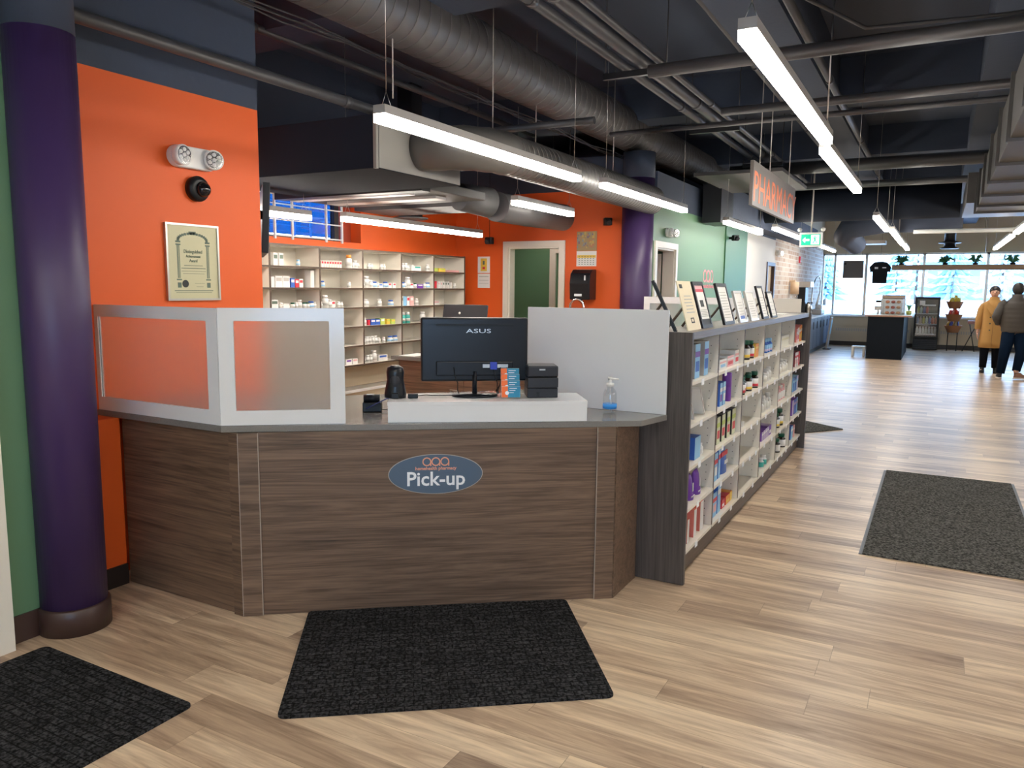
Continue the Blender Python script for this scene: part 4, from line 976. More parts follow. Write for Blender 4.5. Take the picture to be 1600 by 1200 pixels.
for k, (z, s) in enumerate(((0.205, 0.09), (0.19, 0.12), (0.165, 0.15), (0.15, 0.14), (0.095, 0.06), (0.08, 0.05))):
    pass
MB().box(0.0128, 0.0134, 0.12, 0.25, 0.203, 0.206).box(0.0128, 0.0134, 0.10, 0.27, 0.186, 0.190).box(0.0128, 0.0134, 0.10, 0.27, 0.17, 0.172).box(0.0128, 0.0134, 0.11, 0.26, 0.156, 0.158).box(0.0128, 0.0134, 0.19, 0.26, 0.10, 0.102).box(0.0128, 0.0134, 0.20, 0.25, 0.08, 0.082).build('text_lines', M['ink'], t)

def emergency_light(loc, rz, label, s=1.0):
    """local +X out of the wall, Y along it"""
    t = thing('emergency_light', label, 'emergency light', loc, rz)
    mb = MB(); pts = []
    for k in range(32):
        a = 2*PI*k/32; r = 0.062*s
        pts.append((((0.10 if math.cos(a) > 0 else -0.10)*s+r*math.cos(a)), r*math.sin(a)))
    mx = Matrix.Rotation(PI/2, 4, 'Z') @ Matrix.Rotation(PI/2, 4, 'X')
    mb.prism(pts, 0.001, 0.045*s, mx); mb.build('body', M['plastic'], t, bevel=0.008*s)
    for q, (sy, tilt) in enumerate(((-1, 0.55), (1, -0.9))):
        c = Vector((0.05*s, sy*0.115*s, 0)); rot = Matrix.Translation(c) @ Matrix.Rotation(-0.25*sy, 4, 'Z') @ Matrix.Rotation(PI/2, 4, 'Y') @ Matrix.Rotation(0.15, 4, 'X')
        h = MB().lathe([(0.035*s, -0.01*s), (0.056*s, 0.005*s), (0.058*s, 0.04*s), (0.052*s, 0.045*s)], 28, mx=rot).build('lamp_head', M['plastic'], t)
        mb = MB().use(M['chrome']).lathe([(0.0, 0.0455*s), (0.049*s, 0.046*s)], 24, mx=rot)
        mb.use(M['plastic'])
        for k in range(7):
            a = 2*PI*k/6; rr = 0.03*s if k < 6 else 0
            mb.sphere((rr*math.cos(a), rr*math.sin(a), 0.047*s), 0.012*s, 8, 5, (1, 1, 0.5), mx=rot)
        mb.build('reflector', None, h)
    return t
emergency_light((OX, 3.125, 2.325), 0, 'white twin head emergency light on the orange wall')
emergency_light((GX, 9.62, 2.30), 0, 'white emergency light above the doorway in the green wall', 0.9)
emergency_light((GX, 17.1, 2.36), 0, 'white emergency light on the whitewashed brick wall', 1.0)
t = thing('dome_camera', 'black dome security camera on the orange wall under the emergency light', 'security camera', (OX, 3.155, 2.155))
mx = Matrix.Rotation(PI/2, 4, 'Y')
MB().lathe([(0.072, 0.0005), (0.074, 0.03), (0.066, 0.045), (0.05, 0.05)], 32, mx=mx).build('camera_base', M['black'], t)
MB().sphere((0.05, 0.012, -0.004), 0.046, 20, 12).build('dome', mat('glossy_dome', (0.01, 0.01, 0.012), 0.06), t)
def small_camera(loc, rz, label):
    t = thing('security_camera', label, 'security camera', loc, rz)
    MB().box(-0.05, 0.05, -0.04, 0.04, -0.045, 0.045).build('camera_body', M['black'], t, bevel=0.012)
    MB().cyl((0, -0.04, 0), (0, -0.075, -0.02), 0.03, 16).build('lens', M['charcoal'], t)
    return t
c = small_camera((-5.20, 8.80, 2.20), 0, 'black camera hanging right of the back shelving'); MB().tube([(0, 0, 0.045), (0, 0, 1.69)], 0.004, 6).build('hanging_cord', M['black'], c)
c = small_camera((-3.58, 8.88, 2.40), 0.6, 'black camera on the orange wall left of the far purple column'); MB().cyl((0, 0, 0), (0, 0.09, 0.02), 0.02, 10).build('wall_arm', M['black'], c)
c = small_camera((GX+0.12, 12.75, 2.42), 0.8, 'black camera on the shaded green wall section'); MB().cyl((-0.01, 0, 0), (-0.07, 0.07, 0), 0.02, 10).build('wall_arm', M['black'], c)
t = thing('television', 'black wall television seen edge-on at the end of the orange wall', 'television', (-3.935, 3.735, 1.81), math.atan2(0.66, -0.75), rot=(0.05, 0, math.atan2(0.66, -0.75)))
MB().box(0, 0.92, -0.02, 0.025, 0, 0.46).build('screen_body', M['black'], t, bevel=0.004)
MB().box(0.02, 0.90, -0.0225, -0.021, 0.02, 0.44).build('screen_glass', M['blacksat'], t)
MB().tube([(0.06, 0.025, 0.25), (0.06, 0.15, 0.25)], 0.03, 10).build('wall_bracket', M['dark'], t)
# calendars
def calendar(x0, x1, z0, zm, z1, label, art):
    t = thing('wall_calendar', label, 'calendar', (x0, 8.998, z0)); w = x1-x0
    mb = MB().use(M['paper']).box(0, w, -0.005, -0.001, 0, zm-z0-0.004); mb.use(M['ink'])
    for r in range(5):
        for q in range(6): mb.box(0.03+q*(w-0.04)/6, 0.03+q*(w-0.04)/6+0.018, -0.0058, -0.005, 0.02+r*0.025, 0.028+r*0.025)
    mb.use(yel).box(0.01, w-0.01, -0.0058, -0.005, (zm-z0)*0.55, (zm-z0)*0.72)
    mb.build('month_sheet', None, t)
    mb = MB().use(art[0]).box(0, w, -0.006, -0.001, zm-z0, z1-z0)
    rr = random.Random(5)
    for k in range(46):
        cx, cz = rr.random()*(w-0.05), (zm-z0)+0.03+rr.random()*(z1-zm-0.07); mb.use(art[1+k % (len(art)-1)]); s = 0.012+rr.random()*0.02
        mb.box(cx, cx+s, -0.0066-0.0001*(k % 5), -0.006, cz, cz+s*1.3)
    mb.build('picture_sheet', None, t)
calendar(-4.036, -3.765, 1.868, 2.06, 2.299, 'calendar with a multicoloured picture above the towel dispenser', [cmat(0.35, 0.25, 0.12), cmat(0.2, 0.16, 0.2), cmat(0.5, 0.35, 0.1), cmat(0.25, 0.28, 0.25), cmat(0.45, 0.2, 0.1)])
t = thing('wall_calendar', 'white calendar with small yellow picture right of the back shelving', 'calendar', (-5.496, 8.998, 1.585))
MB().use(M['paper']).box(0, 0.19, -0.004, -0.001, 0, 0.19).use(M['ink']).box(0.02, 0.17, -0.005, -0.004, 0.15, 0.155).box(0.02, 0.17, -0.005, -0.004, 0.10, 0.103).box(0.02, 0.17, -0.005, -0.004, 0.06, 0.063).build('month_sheet', None, t)
MB().use(M['paper']).box(0, 0.19, -0.005, -0.001, 0.2, 0.419).use(yel).box(0.045, 0.145, -0.006, -0.005, 0.225, 0.395).use(red).box(0.075, 0.115, -0.007, -0.006, 0.25, 0.28).use(M['ink']).box(0.08, 0.11, -0.007, -0.006, 0.31, 0.36).build('picture_sheet', None, t)
t = thing('paper_towel_dispenser', 'black paper towel dispenser on the orange wall under a calendar', 'towel dispenser', (-4.03, 8.998, 1.45))
mb = MB(); prof = [(0, 0), (-0.21, 0), (-0.225, 0.2), (-0.20, 0.32), (-0.13, 0.375), (0, 0.38)]
mx = Matrix.Rotation(PI/2, 4, 'Z') @ Matrix.Rotation(PI/2, 4, 'X')
mb.prism(prof, 0, 0.27, mx); mb.build('dispenser_body', mat('glossy_black_plastic', (0.012, 0.012, 0.016), 0.12), t, bevel=0.012)
MB().box(0.07, 0.17, -0.2245, -0.22, 0.045, 0.075).build('white_emblem', M['letter'], t)
MB().box(0.20, 0.215, -0.226, -0.215, 0.24, 0.30).build('window_strip', M['letter'], t)
t = thing('gooseneck_tap', 'chrome gooseneck tap top showing under the towel dispenser', 'tap', (-3.93, 8.80, 0.95))
MB().tube([(0.09, 0, 0), (0.09, 0, 0.42)]+[(0.09*math.cos(a), 0, 0.42+0.09*math.sin(a)) for a in [PI*k/8 for k in range(1, 9)]]+[(-0.09, 0, 0.36)], 0.016, 12).build('spout', M['chrome'], t)
t = thing('sink_counter', 'walnut sink counter against the orange door wall', 'counter', (-4.1, 8.55, 0))
MB().box(0, 0.6, 0.0, 0.43, 0.9, 0.94).build('worktop', M['stone'], t); MB().box(0.02, 0.58, 0.02, 0.43, 0.003, 0.899).build('cabinet_body', M['walnut'], t)
# wall logo
t = thing('wall_logo', 'coral three ring logo with homehealth pharmacy lettering on the green wall', 'sign', (GX+0.001, 11.62, 1.79))
aaa(M['pink'], t, (0, 0, 0), 0.19, (PI/2, 0, PI/2))
text('homehealth pharmacy', 0.08, M['pink'], t, (0.001, 0, -0.15), (PI/2, 0, PI/2), bold=0.001)

# ================= BACK SHELVING =================
BY = [4.60, 5.27, 5.94, 6.61, 7.30, 7.96, 8.67]; SF, SB = -5.50, -5.82; RH_ = 0.2075; ZB = 0.745
t = thing('back_wall_shelving', 'tall white cubby shelving with brown edges along the back orange wall', 'shelving', (0, 0, 0))
MB().box(SB-0.02, SB, 3.93, 8.67, ZB, 1.99).build('back_board', M['shelfwhite'], t)
for k, y in enumerate([3.93]+BY):
    mb = MB().use(M['shelfwhite']).box(SB, SF-0.003, y-0.011, y+0.011, ZB-0.02, 1.99); mb.use(M['darkwood']).box(SF-0.003, SF, y-0.011, y+0.011, ZB-0.02, 1.99)
    if k == 7: mb.box(SB, SF, y+0.0111, y+0.014, ZB-0.02, 1.995)
    mb.build('divider', None, t)
YS = [3.93]+BY
for b in range(7):
    for r in range(7):
        z = ZB+r*RH_
        mb = MB().use(M['shelfwhite']).box(SB, SF-0.003, YS[b]+0.0115, YS[b+1]-0.0115, z-0.018, z); mb.use(M['darkwood']).box(SF-0.003, SF-0.0005, YS[b]+0.0115, YS[b+1]-0.0115, z-0.018, z)
        mb.build('shelf', None, t)
tag(MB().use(M['tan']).box(-5.848, -5.62, 3.9, 8.9, 0.003, 0.42).use(M['plastic']).box(-5.848, -5.60, 3.9, 8.9, 0.42, 0.45).build('baseboard_heater', None), 'long beige wall heater under the back shelving', 'heater')
BN = ['leftmost', 'second', 'third', 'fourth', 'fifth', 'rightmost']; RWN = ['top', 'second', 'third', 'fourth', 'fifth', 'bottom']
def back_items(bay, row, items):
    z = ZB+(5-row)*RH_+0.0006; y0 = BY[bay]+0.02; W_ = BY[bay+1]-BY[bay]-0.04
    for n, it in enumerate(items):
        k, p = it[0], it[1]; y = y0+p*W_; x = SF-0.05
        where = '%s from left, %s shelf, %s bay of back shelving' % (ORD[n], RWN[row], BN[bay])
        if k == 'x':
            col, w, h = it[2], it[3], it[4]; st = it[5] if len(it) > 5 else None
            mb = MB().use(col).box(-0.08, 0, 0, w, 0, h)
            if st: mb.use(st).box(0, 0.001, w*0.12, w*0.88, h*0.55, h*0.85)
            o = mb.build('medicine_carton', None, None, (x, y, z)); tag(o, 'carton, '+where, 'box', 'cartons on the back shelving')
        else:
            r_, h_, cap = {'b': (0.02, 0.062, wht), 'm': (0.026, 0.085, wht), 'B': (0.036, 0.13, wht), 'c': (0.034, 0.07, blu), 'g': (0.024, 0.06, M['gcap']), 'G': (0.033, 0.13, wht), 'o': (0.034, 0.14, org), 'u': (0.02, 0.065, lblu)}[k]
            body = teal if k == 'G' else wht
            mb = MB().use(body).lathe([(r_, 0), (r_, h_*0.68), (r_*0.6, h_*0.78)], 12).use(cap).lathe([(r_*0.8, h_*0.78), (r_*0.8, h_)], 12)
            mb.use(lblu if k in 'cu' else cmat(0.5, 0.5, 0.47)).lathe([(r_*1.01, h_*0.2), (r_*1.01, h_*0.45)], 12)
            o = mb.build('pill_bottle', None, None, (x, y+r_, z))
            d = {'c': 'blue capped white jar', 'g': 'green capped white bottle', 'G': 'green bottle', 'B': 'big white bottle', 'o': 'big white bottle with orange cap'}.get(k, 'small white bottle')
            tag(o, d+', '+where, 'bottle', 'bottles on the back shelving')
X = lambda p, c, w=0.05, h=0.07, st=None: ('x', p, c, w, h, st)
back_items(0, 0, [X(0.6, wht, 0.16, 0.05, yel)])
back_items(0, 2, [('g', 0.6), ('g', 0.75)])
back_items(1, 0, [X(0.12, wht, 0.055, 0.12, M['ink']), X(0.24, wht, 0.055, 0.12, M['ink']), ('u', 0.6)])
back_items(1, 1, [X(0.03, wht, 0.06, 0.10), X(0.15, wht, 0.09, 0.11, grey), X(0.30, wht, 0.09, 0.11, grey), X(0.47, blu, 0.05, 0.09, wht), X(0.56, red, 0.05, 0.08, wht), X(0.65, wht, 0.05, 0.085, red), X(0.9, wht, 0.05, 0.17)])
back_items(1, 2, [X(0.05, wht, 0.09, 0.09, M['ink']), ('b', 0.22), X(0.3, wht, 0.08, 0.05), ('g', 0.45), ('b', 0.53), ('m', 0.6), ('g', 0.7), ('g', 0.77), ('c', 0.84), ('b', 0.94)])
back_items(2, 0, [X(0.03+0.062*k, cmat(0.75, 0.6, 0.55), 0.032, 0.07, red) for k in range(9)]+[('o', 0.70), ('b', 0.82), ('m', 0.88), ('b', 0.95)])
back_items(2, 1, [('c', 0.03), ('b', 0.72)])
back_items(2, 2, [('b', 0.02), ('B', 0.10), ('m', 0.22), X(0.32, wht, 0.05, 0.07, red), ('b', 0.45), ('b', 0.52)])
back_items(2, 4, [('c', 0.05), ('b', 0.5)])
back_items(2, 5, [X(0.05, wht, 0.10, 0.06, grey), X(0.25, wht, 0.10, 0.06, org), X(0.45, wht, 0.10, 0.06, org), X(0.65, wht, 0.09, 0.06, pur), X(0.82, wht, 0.08, 0.06, pnk)])
back_items(3, 0, [('b', 0.18), ('b', 0.25), ('b', 0.52), ('b', 0.59)])
back_items(3, 1, [('b', 0.02), ('B', 0.09), ('m', 0.22), ('c', 0.30), ('b', 0.41), X(0.48, wht, 0.07, 0.05, blu), ('c', 0.60), X(0.75, wht, 0.05, 0.06, red), X(0.88, wht, 0.05, 0.06, red)])
back_items(3, 2, [('m', 0.02), ('m', 0.10), ('m', 0.45), ('c', 0.75)])
back_items(3, 3, [('m', 0.03), X(0.18, red, 0.03, 0.06), X(0.25, blu, 0.08, 0.065, wht), X(0.38, blu, 0.08, 0.065, wht), X(0.52, lime, 0.07, 0.07, wht), X(0.7, yel, 0.05, 0.06, lime), X(0.82, lime, 0.07, 0.055, yel)])
back_items(3, 4, [('b', 0.02), ('m', 0.09), ('m', 0.17), ('m', 0.25), ('m', 0.33), ('b', 0.43), ('b', 0.56), ('c', 0.72), ('c', 0.86)])
back_items(3, 5, [('b', 0.02), ('m', 0.10), ('m', 0.18), ('B', 0.26), X(0.45, wht, 0.16, 0.07, blu)])
back_items(4, 0, [('m', 0.05), ('m', 0.16), ('b', 0.25), X(0.40, wht, 0.04, 0.07), X(0.48, wht, 0.14, 0.06, teal), ('m', 0.88)])
back_items(4, 1, [('c', 0.03), ('b', 0.14), ('B', 0.20), X(0.32, wht, 0.08, 0.06, red), ('g', 0.46), X(0.58, pur, 0.12, 0.05, wht), ('b', 0.78), ('c', 0.86)])
back_items(4, 2, [X(0.02, wht, 0.06, 0.11, M['ink']), X(0.13, lblu, 0.06, 0.11), X(0.24, wht, 0.05, 0.11, red), X(0.34, pnk, 0.07, 0.11, wht), ('m', 0.5)])
back_items(4, 3, [('G', 0.04), ('G', 0.19), ('B', 0.68)])
back_items(5, 0, [X(0.03, lime, 0.12, 0.045), X(0.25, yel, 0.14, 0.045, lime), X(0.52, pnk, 0.28, 0.025)])
back_items(5, 1, [X(0.02, wht, 0.03, 0.07), X(0.08, red, 0.06, 0.09), X(0.22, wht, 0.03, 0.085, pnk), X(0.30, wht, 0.03, 0.085, pnk), X(0.38, wht, 0.03, 0.085, M['ink']), X(0.46, wht, 0.03, 0.085, M['ink']), X(0.54, wht, 0.03, 0.085, M['ink']), X(0.64, wht, 0.03, 0.075), ('b', 0.75)])
back_items(5, 2, [X(0.05, wht, 0.14, 0.05, pnk)])
back_items(5, 3, [X(0.05, wht, 0.1, 0.06, pnk)])

# ================= PHARMACY FURNITURE =================
t = thing('dispensing_desk', 'dark walnut desk with grey top inside the pharmacy behind the monitor', 'desk', (0, 0, 0))
MB().box(-4.66, -3.0, 6.0, 6.85, 0.885, 0.92).build('worktop', M['stone'], t, bevel=0.002)
MB().box(-4.60, -3.85, 6.05, 6.80, 0.003, 0.884).box(-3.845, -3.05, 6.05, 6.80, 0.003, 0.884).build('desk_body', M['walnut'], t)
MB().tube([(-3.98, 6.04, 0.60), (-3.98, 6.02, 0.63), (-3.90, 6.02, 0.63), (-3.90, 6.04, 0.60)], 0.006, 8).build('drawer_handle', M['steel'], t)
t = thing('computer_monitor', 'smaller tilted monitor back on the desk behind the big monitor', 'monitor', (-4.13, 6.45, 0.921), 0.05)
mx = Matrix.Translation((0, 0, 0.15)) @ Matrix.Rotation(-0.22, 4, 'X')
MB().box(-0.25, 0.25, 0, 0.03, 0, 0.36, mx).build('screen_back', M['charcoal'], t, bevel=0.008)
MB().lathe([(0.012, 0), (0.012, 0.002), (0.006, 0.003)], 16, mx=Matrix.Translation((0.02, 0.06, 0.42)) @ Matrix.Rotation(PI/2-0.22, 4, 'X')).build('round_emblem', M['steel'], t).location = (0, -0.13, 0)
MB().lathe([(0.11, 0), (0.1, 0.012), (0.025, 0.02), (0.02, 0.2)], 24).build('stand', M['black'], t)
tag(MB().box(-4.60, -4.42, 6.05, 6.35, 0.9206, 0.924).build('paper_sheet', M['paper']), 'white paper sheet on the left end of the dispensing desk', 'paper')
tag(MB().sphere((0, 0, 0.02), 0.035, 14, 8, (0.7, 1.1, 0.55)).build('computer_mouse', M['black'], None, (-4.33, 6.28, 0.921)), 'black mouse beside the paper on the dispensing desk', 'mouse')
t = thing('desktop_printer', 'white box printer on the dispensing desk right of the monitor', 'printer', (-3.55, 6.3, 0.921))
MB().box(0, 0.34, 0, 0.4, 0, 0.22).build('printer_body', M['wallwhite'], t, bevel=0.01); MB().box(0.04, 0.3, -0.03, 0.0, 0.05, 0.06).build('paper_tray', M['plastic'], t)

# ================= FAR CAFE =================
t = thing('coffee_cabinet_run', 'slate blue coffee cabinets along the brick wall by the far windows', 'cabinet', (-3.048, 18.6, 0))
MB().box(0, 0.34, 0, 5.3, 0.12, 0.90).build('cabinet_body', M['cabblue'], t); MB().box(0, 0.28, 0, 5.3, 0.003, 0.12).build('kick_board', M['base_black'], t)
MB().box(0, 0.38, -0.02, 5.34, 0.90, 0.94).build('worktop', M['plastic'], t)
for k in range(8):
    d = MB().box(0.341, 0.358, k*0.66+0.02, k*0.66+0.64, 0.14, 0.88).build('door', M['cabblue'], t, bevel=0.003)
    MB().box(0.359, 0.375, k*0.66+0.56, k*0.66+0.575, 0.62, 0.8).build('handle', M['black'], d)
t = thing('cup_dispenser', 'tan cup dispenser with clear tube on the brick wall', 'cup dispenser', (-2.93, 18.85, 1.38))
MB().tube([(0, 0, 0.12), (0, 0, 0.40)], 0.10, 18).build('dispenser_cover', cmat(0.62, 0.45, 0.3), t); MB().tube([(0, 0, 0.0), (0, 0, 0.119)], 0.08, 18).build('clear_tube', M['clear'], t)
MB().box(-0.115, 0.02, -0.05, 0.05, 0.401, 0.44).build('wall_bracket', cmat(0.62, 0.45, 0.3), t)
t = thing('coffee_brewer', 'steel topped black coffee brewer on the coffee cabinets', 'coffee machine', (-2.90, 20.0, 0.941))
MB().box(-0.12, 0.05, 0, 0.45, 0, 0.72).build('brewer_column', M['black'], t, bevel=0.01); MB().box(-0.12, 0.17, -0.03, 0.48, 0.722, 0.86).build('brewer_head', M['steel'], t, bevel=0.01)
MB().box(-0.12, 0.17, 0, 0.45, -0.0, 0.05).build('base_plate', M['steel'], t); MB().lathe([(0.06, 0.06), (0.065, 0.3), (0.03, 0.36)], 16, (0.11, 0.2, 0)).build('coffee_pot', M['steel'], t)
t = thing('spring_hose_tap', 'tall spring hose tap arching above the coffee cabinets', 'tap', (-2.86, 21.2, 0.941))
MB().tube([(0, 0, 0), (0, 0.02, 0.4), (0, 0.08, 0.75), (0.04, 0.25, 0.95), (0.08, 0.5, 1.02), (0.1, 0.75, 0.9), (0.1, 0.7, 0.6), (0.06, 0.45, 0.25)], [0.02, 0.02, 0.018, 0.016, 0.016, 0.016, 0.018, 0.03], 10).build('hose', M['steel'], t)
MB().tube([(0, 0, 0), (0, 0, 0.35)], 0.025, 12).build('tap_post', M['chrome'], t)
t = thing('grinder_appliance', 'low grey appliance beside the sink on the coffee cabinets', 'appliance', (-2.88, 22.2, 0.941))
MB().box(-0.12, 0.15, 0, 0.7, 0, 0.14).build('appliance_body', M['lampmetal'], t, bevel=0.03); MB().tube([(0, 0.55, 0.14), (0, 0.55, 0.26)], 0.09, 16).build('hopper', M['plastic'], t)
t = thing('leaning_price_stand', 'pale leaning price stand at the end of the coffee cabinets', 'stand', (-2.58, 22.3, 0))
mx = Matrix.Rotation(0.10, 4, 'Y')
MB().box(-0.02, 0.02, 0, 0.35, 0.03, 0.88, mx).build('stand_panel', M['lampmetal'], t, bevel=0.004); MB().box(0.021, 0.024, 0.03, 0.32, 0.42, 0.8, mx).build('blue_card', cmat(0.3, 0.6, 0.75), t); MB().box(-0.08, 0.1, 0, 0.35, 0.001, 0.03).build('foot', M['black'], t)
t = thing('cafe_island', 'navy black cafe counter block standing before the windows', 'counter', (-1.42, 19.95, 0))
MB().box(0, 0.76, 0, 3.0, 0.003, 0.995).build('counter_body', M['navy'], t); MB().box(-0.06, 0.92, -0.04, 3.04, 0.996, 1.03).build('worktop', M['trim'], t, bevel=0.003)
MB().box(-0.061, 0.921, -0.041, -0.0401, 0.998, 1.028).build('edge_strip', cmat(0.3, 0.15, 0.1), t)
t = thing('pastry_stand', 'clear tiered pastry stand on the cafe island', 'display stand', (-0.93, 20.5, 1.031))
for k in range(4): MB().box(-0.22+0.03*k, 0.24-0.02*k, 0, 0.35, 0.13*k, 0.13*k+0.008).build('shelf', M['clear'], t)
MB().box(-0.22, -0.21, 0, 0.35, 0, 0.42).box(0.20, 0.21, 0, 0.35, 0, 0.42).build('side_panel', M['clear'], t)
for k in range(9): tag(MB().sphere((0, 0, 0.035), 0.05, 12, 7, (1, 0.9, 0.7)).build('pastry', cmat((0.5, 0.3, 0.45)[k % 3], (0.2, 0.08, 0.25)[k % 3], (0.1, 0.06, 0.15)[k % 3]), None, (-1.06+0.12*(k % 3), 20.66, 1.04+0.13*(k//3))), '%s pastry on the %s tier of the clear stand on the cafe island' % (('left', 'middle', 'right')[k % 3], ('lowest', 'second', 'third')[k//3]), 'pastry', 'pastries on the clear stand')
t = thing('espresso_machine', 'low metal espresso machine at the back of the cafe island', 'coffee machine', (-1.25, 21.4, 1.031))
MB().box(0, 0.55, 0, 0.5, 0.0, 0.38).build('machine_body', M['steel'], t, bevel=0.02); MB().box(0.02, 0.53, 0.02, 0.48, 0.381, 0.46).build('cup_tray', cmat(0.45, 0.33, 0.25), t, bevel=0.01); MB().tube([(-0.12, 0.1, 0.30), (0.0, 0.1, 0.30)], 0.03, 10).build('portafilter_handle', M['black'], t)
t = thing('napkin_holder', 'small grey card machine at the left of the cafe island', 'holder', (-1.34, 20.6, 1.031))
MB().box(0, 0.16, 0, 0.12, 0.10, 0.2).box(0.06, 0.1, 0.04, 0.08, 0, 0.1).build('holder_body', M['lampmetal'], t, bevel=0.006)
t = thing('potted_plant', 'small grassy potted plant on the right end of the cafe island', 'plant', (-0.60, 20.9, 1.031))
MB().lathe([(0.05, 0), (0.07, 0.1), (0.06, 0.1)], 16).build('pot', cmat(0.45, 0.5, 0.15), t)
mb = MB()
for k in range(12):
    a = k*2.4; mb.tube([(0, 0, 0.09), (0.04*math.cos(a), 0.04*math.sin(a), 0.2), (0.1*math.cos(a), 0.1*math.sin(a), 0.25+0.02*(k % 3))], [0.01, 0.009, 0.002], 5)
mb.build('leaves', M['leaf'], t)
t = thing('drinks_cooler', 'black glass door drinks cooler under the windows', 'cooler', (-0.54, 23.75, 0))
W_, H_ = 0.60, 1.44
MB().box(0, W_, 0.45, 0.5, 0.02, H_).box(0, 0.04, 0, 0.45, 0.02, H_).box(W_-0.04, W_, 0, 0.45, 0.02, H_).box(0.04, W_-0.04, 0, 0.45, 1.18, H_).box(0.04, W_-0.04, 0, 0.45, 0.02, 0.32).build('cooler_case', M['black'], t, bevel=0.006)
MB().box(0.01, W_-0.01, -0.012, -0.001, 0.02, 0.3).box(0, 0.05, -0.03, -0.001, 0.33, H_).box(W_-0.05, W_, -0.03, -0.001, 0.33, H_).box(0.05, W_-0.05, -0.03, -0.001, 0.33, 0.38).box(0.05, W_-0.05, -0.03, -0.001, 1.38, H_).build('door_frame', M['black'], t)
mb = MB()
for k in range(5): mb.box(0.03, W_-0.03, -0.018, -0.0125, 0.05+0.05*k, 0.07+0.05*k)
mb.build('grille', M['charcoal'], t)
MB().box(0.05, W_-0.05, -0.015, -0.012, 0.38, 1.38).build('glass_pane', M['coolglass'], t)
MB().box(0.18, 0.5, -0.0125, -0.0115, 1.2, 1.24).build('door_lettering', M['plastic'], t)
for k in range(3): MB().box(0.04, W_-0.04, 0.02, 0.44, 0.42+0.28*k, 0.435+0.28*k).build('wire_shelf', M['steel'], t)
cols = [(0.6, 0.02, 0.02), (0.7, 0.03, 0.02), (0.1, 0.3, 0.6), (0.7, 0.6, 0.5), (0.6, 0.6, 0.1), (0.55, 0.7, 0.65), (0.05, 0.1, 0.5)]
for r in range(3):
    for k in range(7):
        c = cols[(k+r*2) % 7] if r else (0.4, 0.5, 0.52)
        if r == 2 and k > 3: continue
        tag(MB().use(cmat(*c)).lathe([(0.028, 0), (0.03, 0.1), (0.028, 0.14), (0.012, 0.18)], 12).use(wht if r != 2 else red).lathe([(0.014, 0.18), (0.014, 0.2)], 10).build('drink_bottle', None, None, (-0.54+0.085+k*0.072, 23.83, 0.436+0.28*r)), '%s drink bottle from the left, %s shelf of the cooler' % (ORD[k], ('bottom', 'middle', 'top')[r]), 'bottle', 'drinks in the cooler')
tag(MB().box(-0.43, -0.3, 23.712, 23.718, 1.22, 1.34).build('cooler_notice', M['paper']), 'small white notice on the cooler door', 'notice')
t = thing('basket_stand', 'three tier wicker basket stand with black legs', 'basket stand', (0.40, 23.85, 0))
for a in (-1, 1): MB().tube([(a*0.11, 0, 0.003), (a*0.11, 0, 0.5), (a*0.11, 0.05, 1.2)], 0.012, 8).build('leg', M['black'], t)
for k, z in enumerate((0.50, 0.80, 1.14)):
    MB().lathe([(0.13, z), (0.205, z+0.17), (0.22, z+0.19), (0.205, z+0.19), (0.19, z+0.16), (0.12, z+0.02)], 24).build('wicker_basket', M['wicker'], t)
rr = random.Random(9)
for k, z, cs, nm in ((2, 1.17, [(0.8, 0.55, 0.02), (0.75, 0.6, 0.1)], 'yellow'), (1, 0.83, [(0.6, 0.05, 0.03), (0.7, 0.2, 0.1)], 'red'), (0, 0.53, [(0.05, 0.06, 0.25), (0.7, 0.65, 0.5), (0.6, 0.4, 0.1)], 'mixed')):
    for q in range(9):
        a = q*0.7+k; r_ = 0.11 if q < 7 else 0.02
        tag(MB().sphere((0, 0, 0), 0.055, 10, 6, (1, 0.4, 1.4)).build('snack_packet', cmat(*cs[q % len(cs)]), None, (0.40+r_*math.cos(a), 23.85+r_*math.sin(a), z+0.20+(0.06 if q > 6 else 0)), (rr.uniform(-0.4, 0.4), rr.uniform(-0.4, 0.4), rr.uniform(0, 3))), '%s snack packet in the %s basket of the stand' % (nm, ('bottom', 'middle', 'top')[k]), 'snack packet', '%s snack packets in the basket stand' % nm)
t = thing('folding_stand', 'dark crossed leg folding stand with dusty pink top beside the windows', 'stand', (0.83, 23.9, 0))
for a, b in ((-0.18, 0.12), (0.10, -0.05)): MB().tube([(a, 0.02*b, 0.003), (b, 0, 0.75)], 0.012, 8).build('leg', M['black'], t)
MB().box(-0.1, 0.16, -0.08, 0.08, 0.74, 0.83).build('seat', cmat(0.45, 0.22, 0.2), t, bevel=0.02)
t = thing('step_stool', 'small white plastic step stool left of the cafe island', 'stool', (-1.78, 20.45, 0))
MB().box(0, 0.30, 0, 0.26, 0.22, 0.25).build('seat', M['plastic'], t, bevel=0.008)
for a, b in ((0.0, 0.0), (0.25, 0.0), (0.0, 0.21), (0.25, 0.21)): MB().box(a, a+0.05, b, b+0.05, 0.001, 0.2195).build('leg', M['plastic'], t)
# radiator covers
for x0, x1, nm in ((-2.6, -1.5, 'left of the cafe island'), (-0.9, -0.62, 'between the island and the cooler'), (0.1, 5.5, 'right of the cooler')):
    t = thing('wall_heater', 'beige wall heater under the windows, '+nm, 'heater', (x0, 24.42, 0.125))
    MB().box(0, x1-x0, 0, 0.065, 0, 0.42).build('heater_case', M['tan'], t)
    mb = MB()
    for k in range(int((x1-x0)/0.06)): mb.box(0.02+k*0.06, 0.055+k*0.06, -0.002, 0.0, 0.30, 0.38)
    mb.build('grille', M['lampmetal'], t)
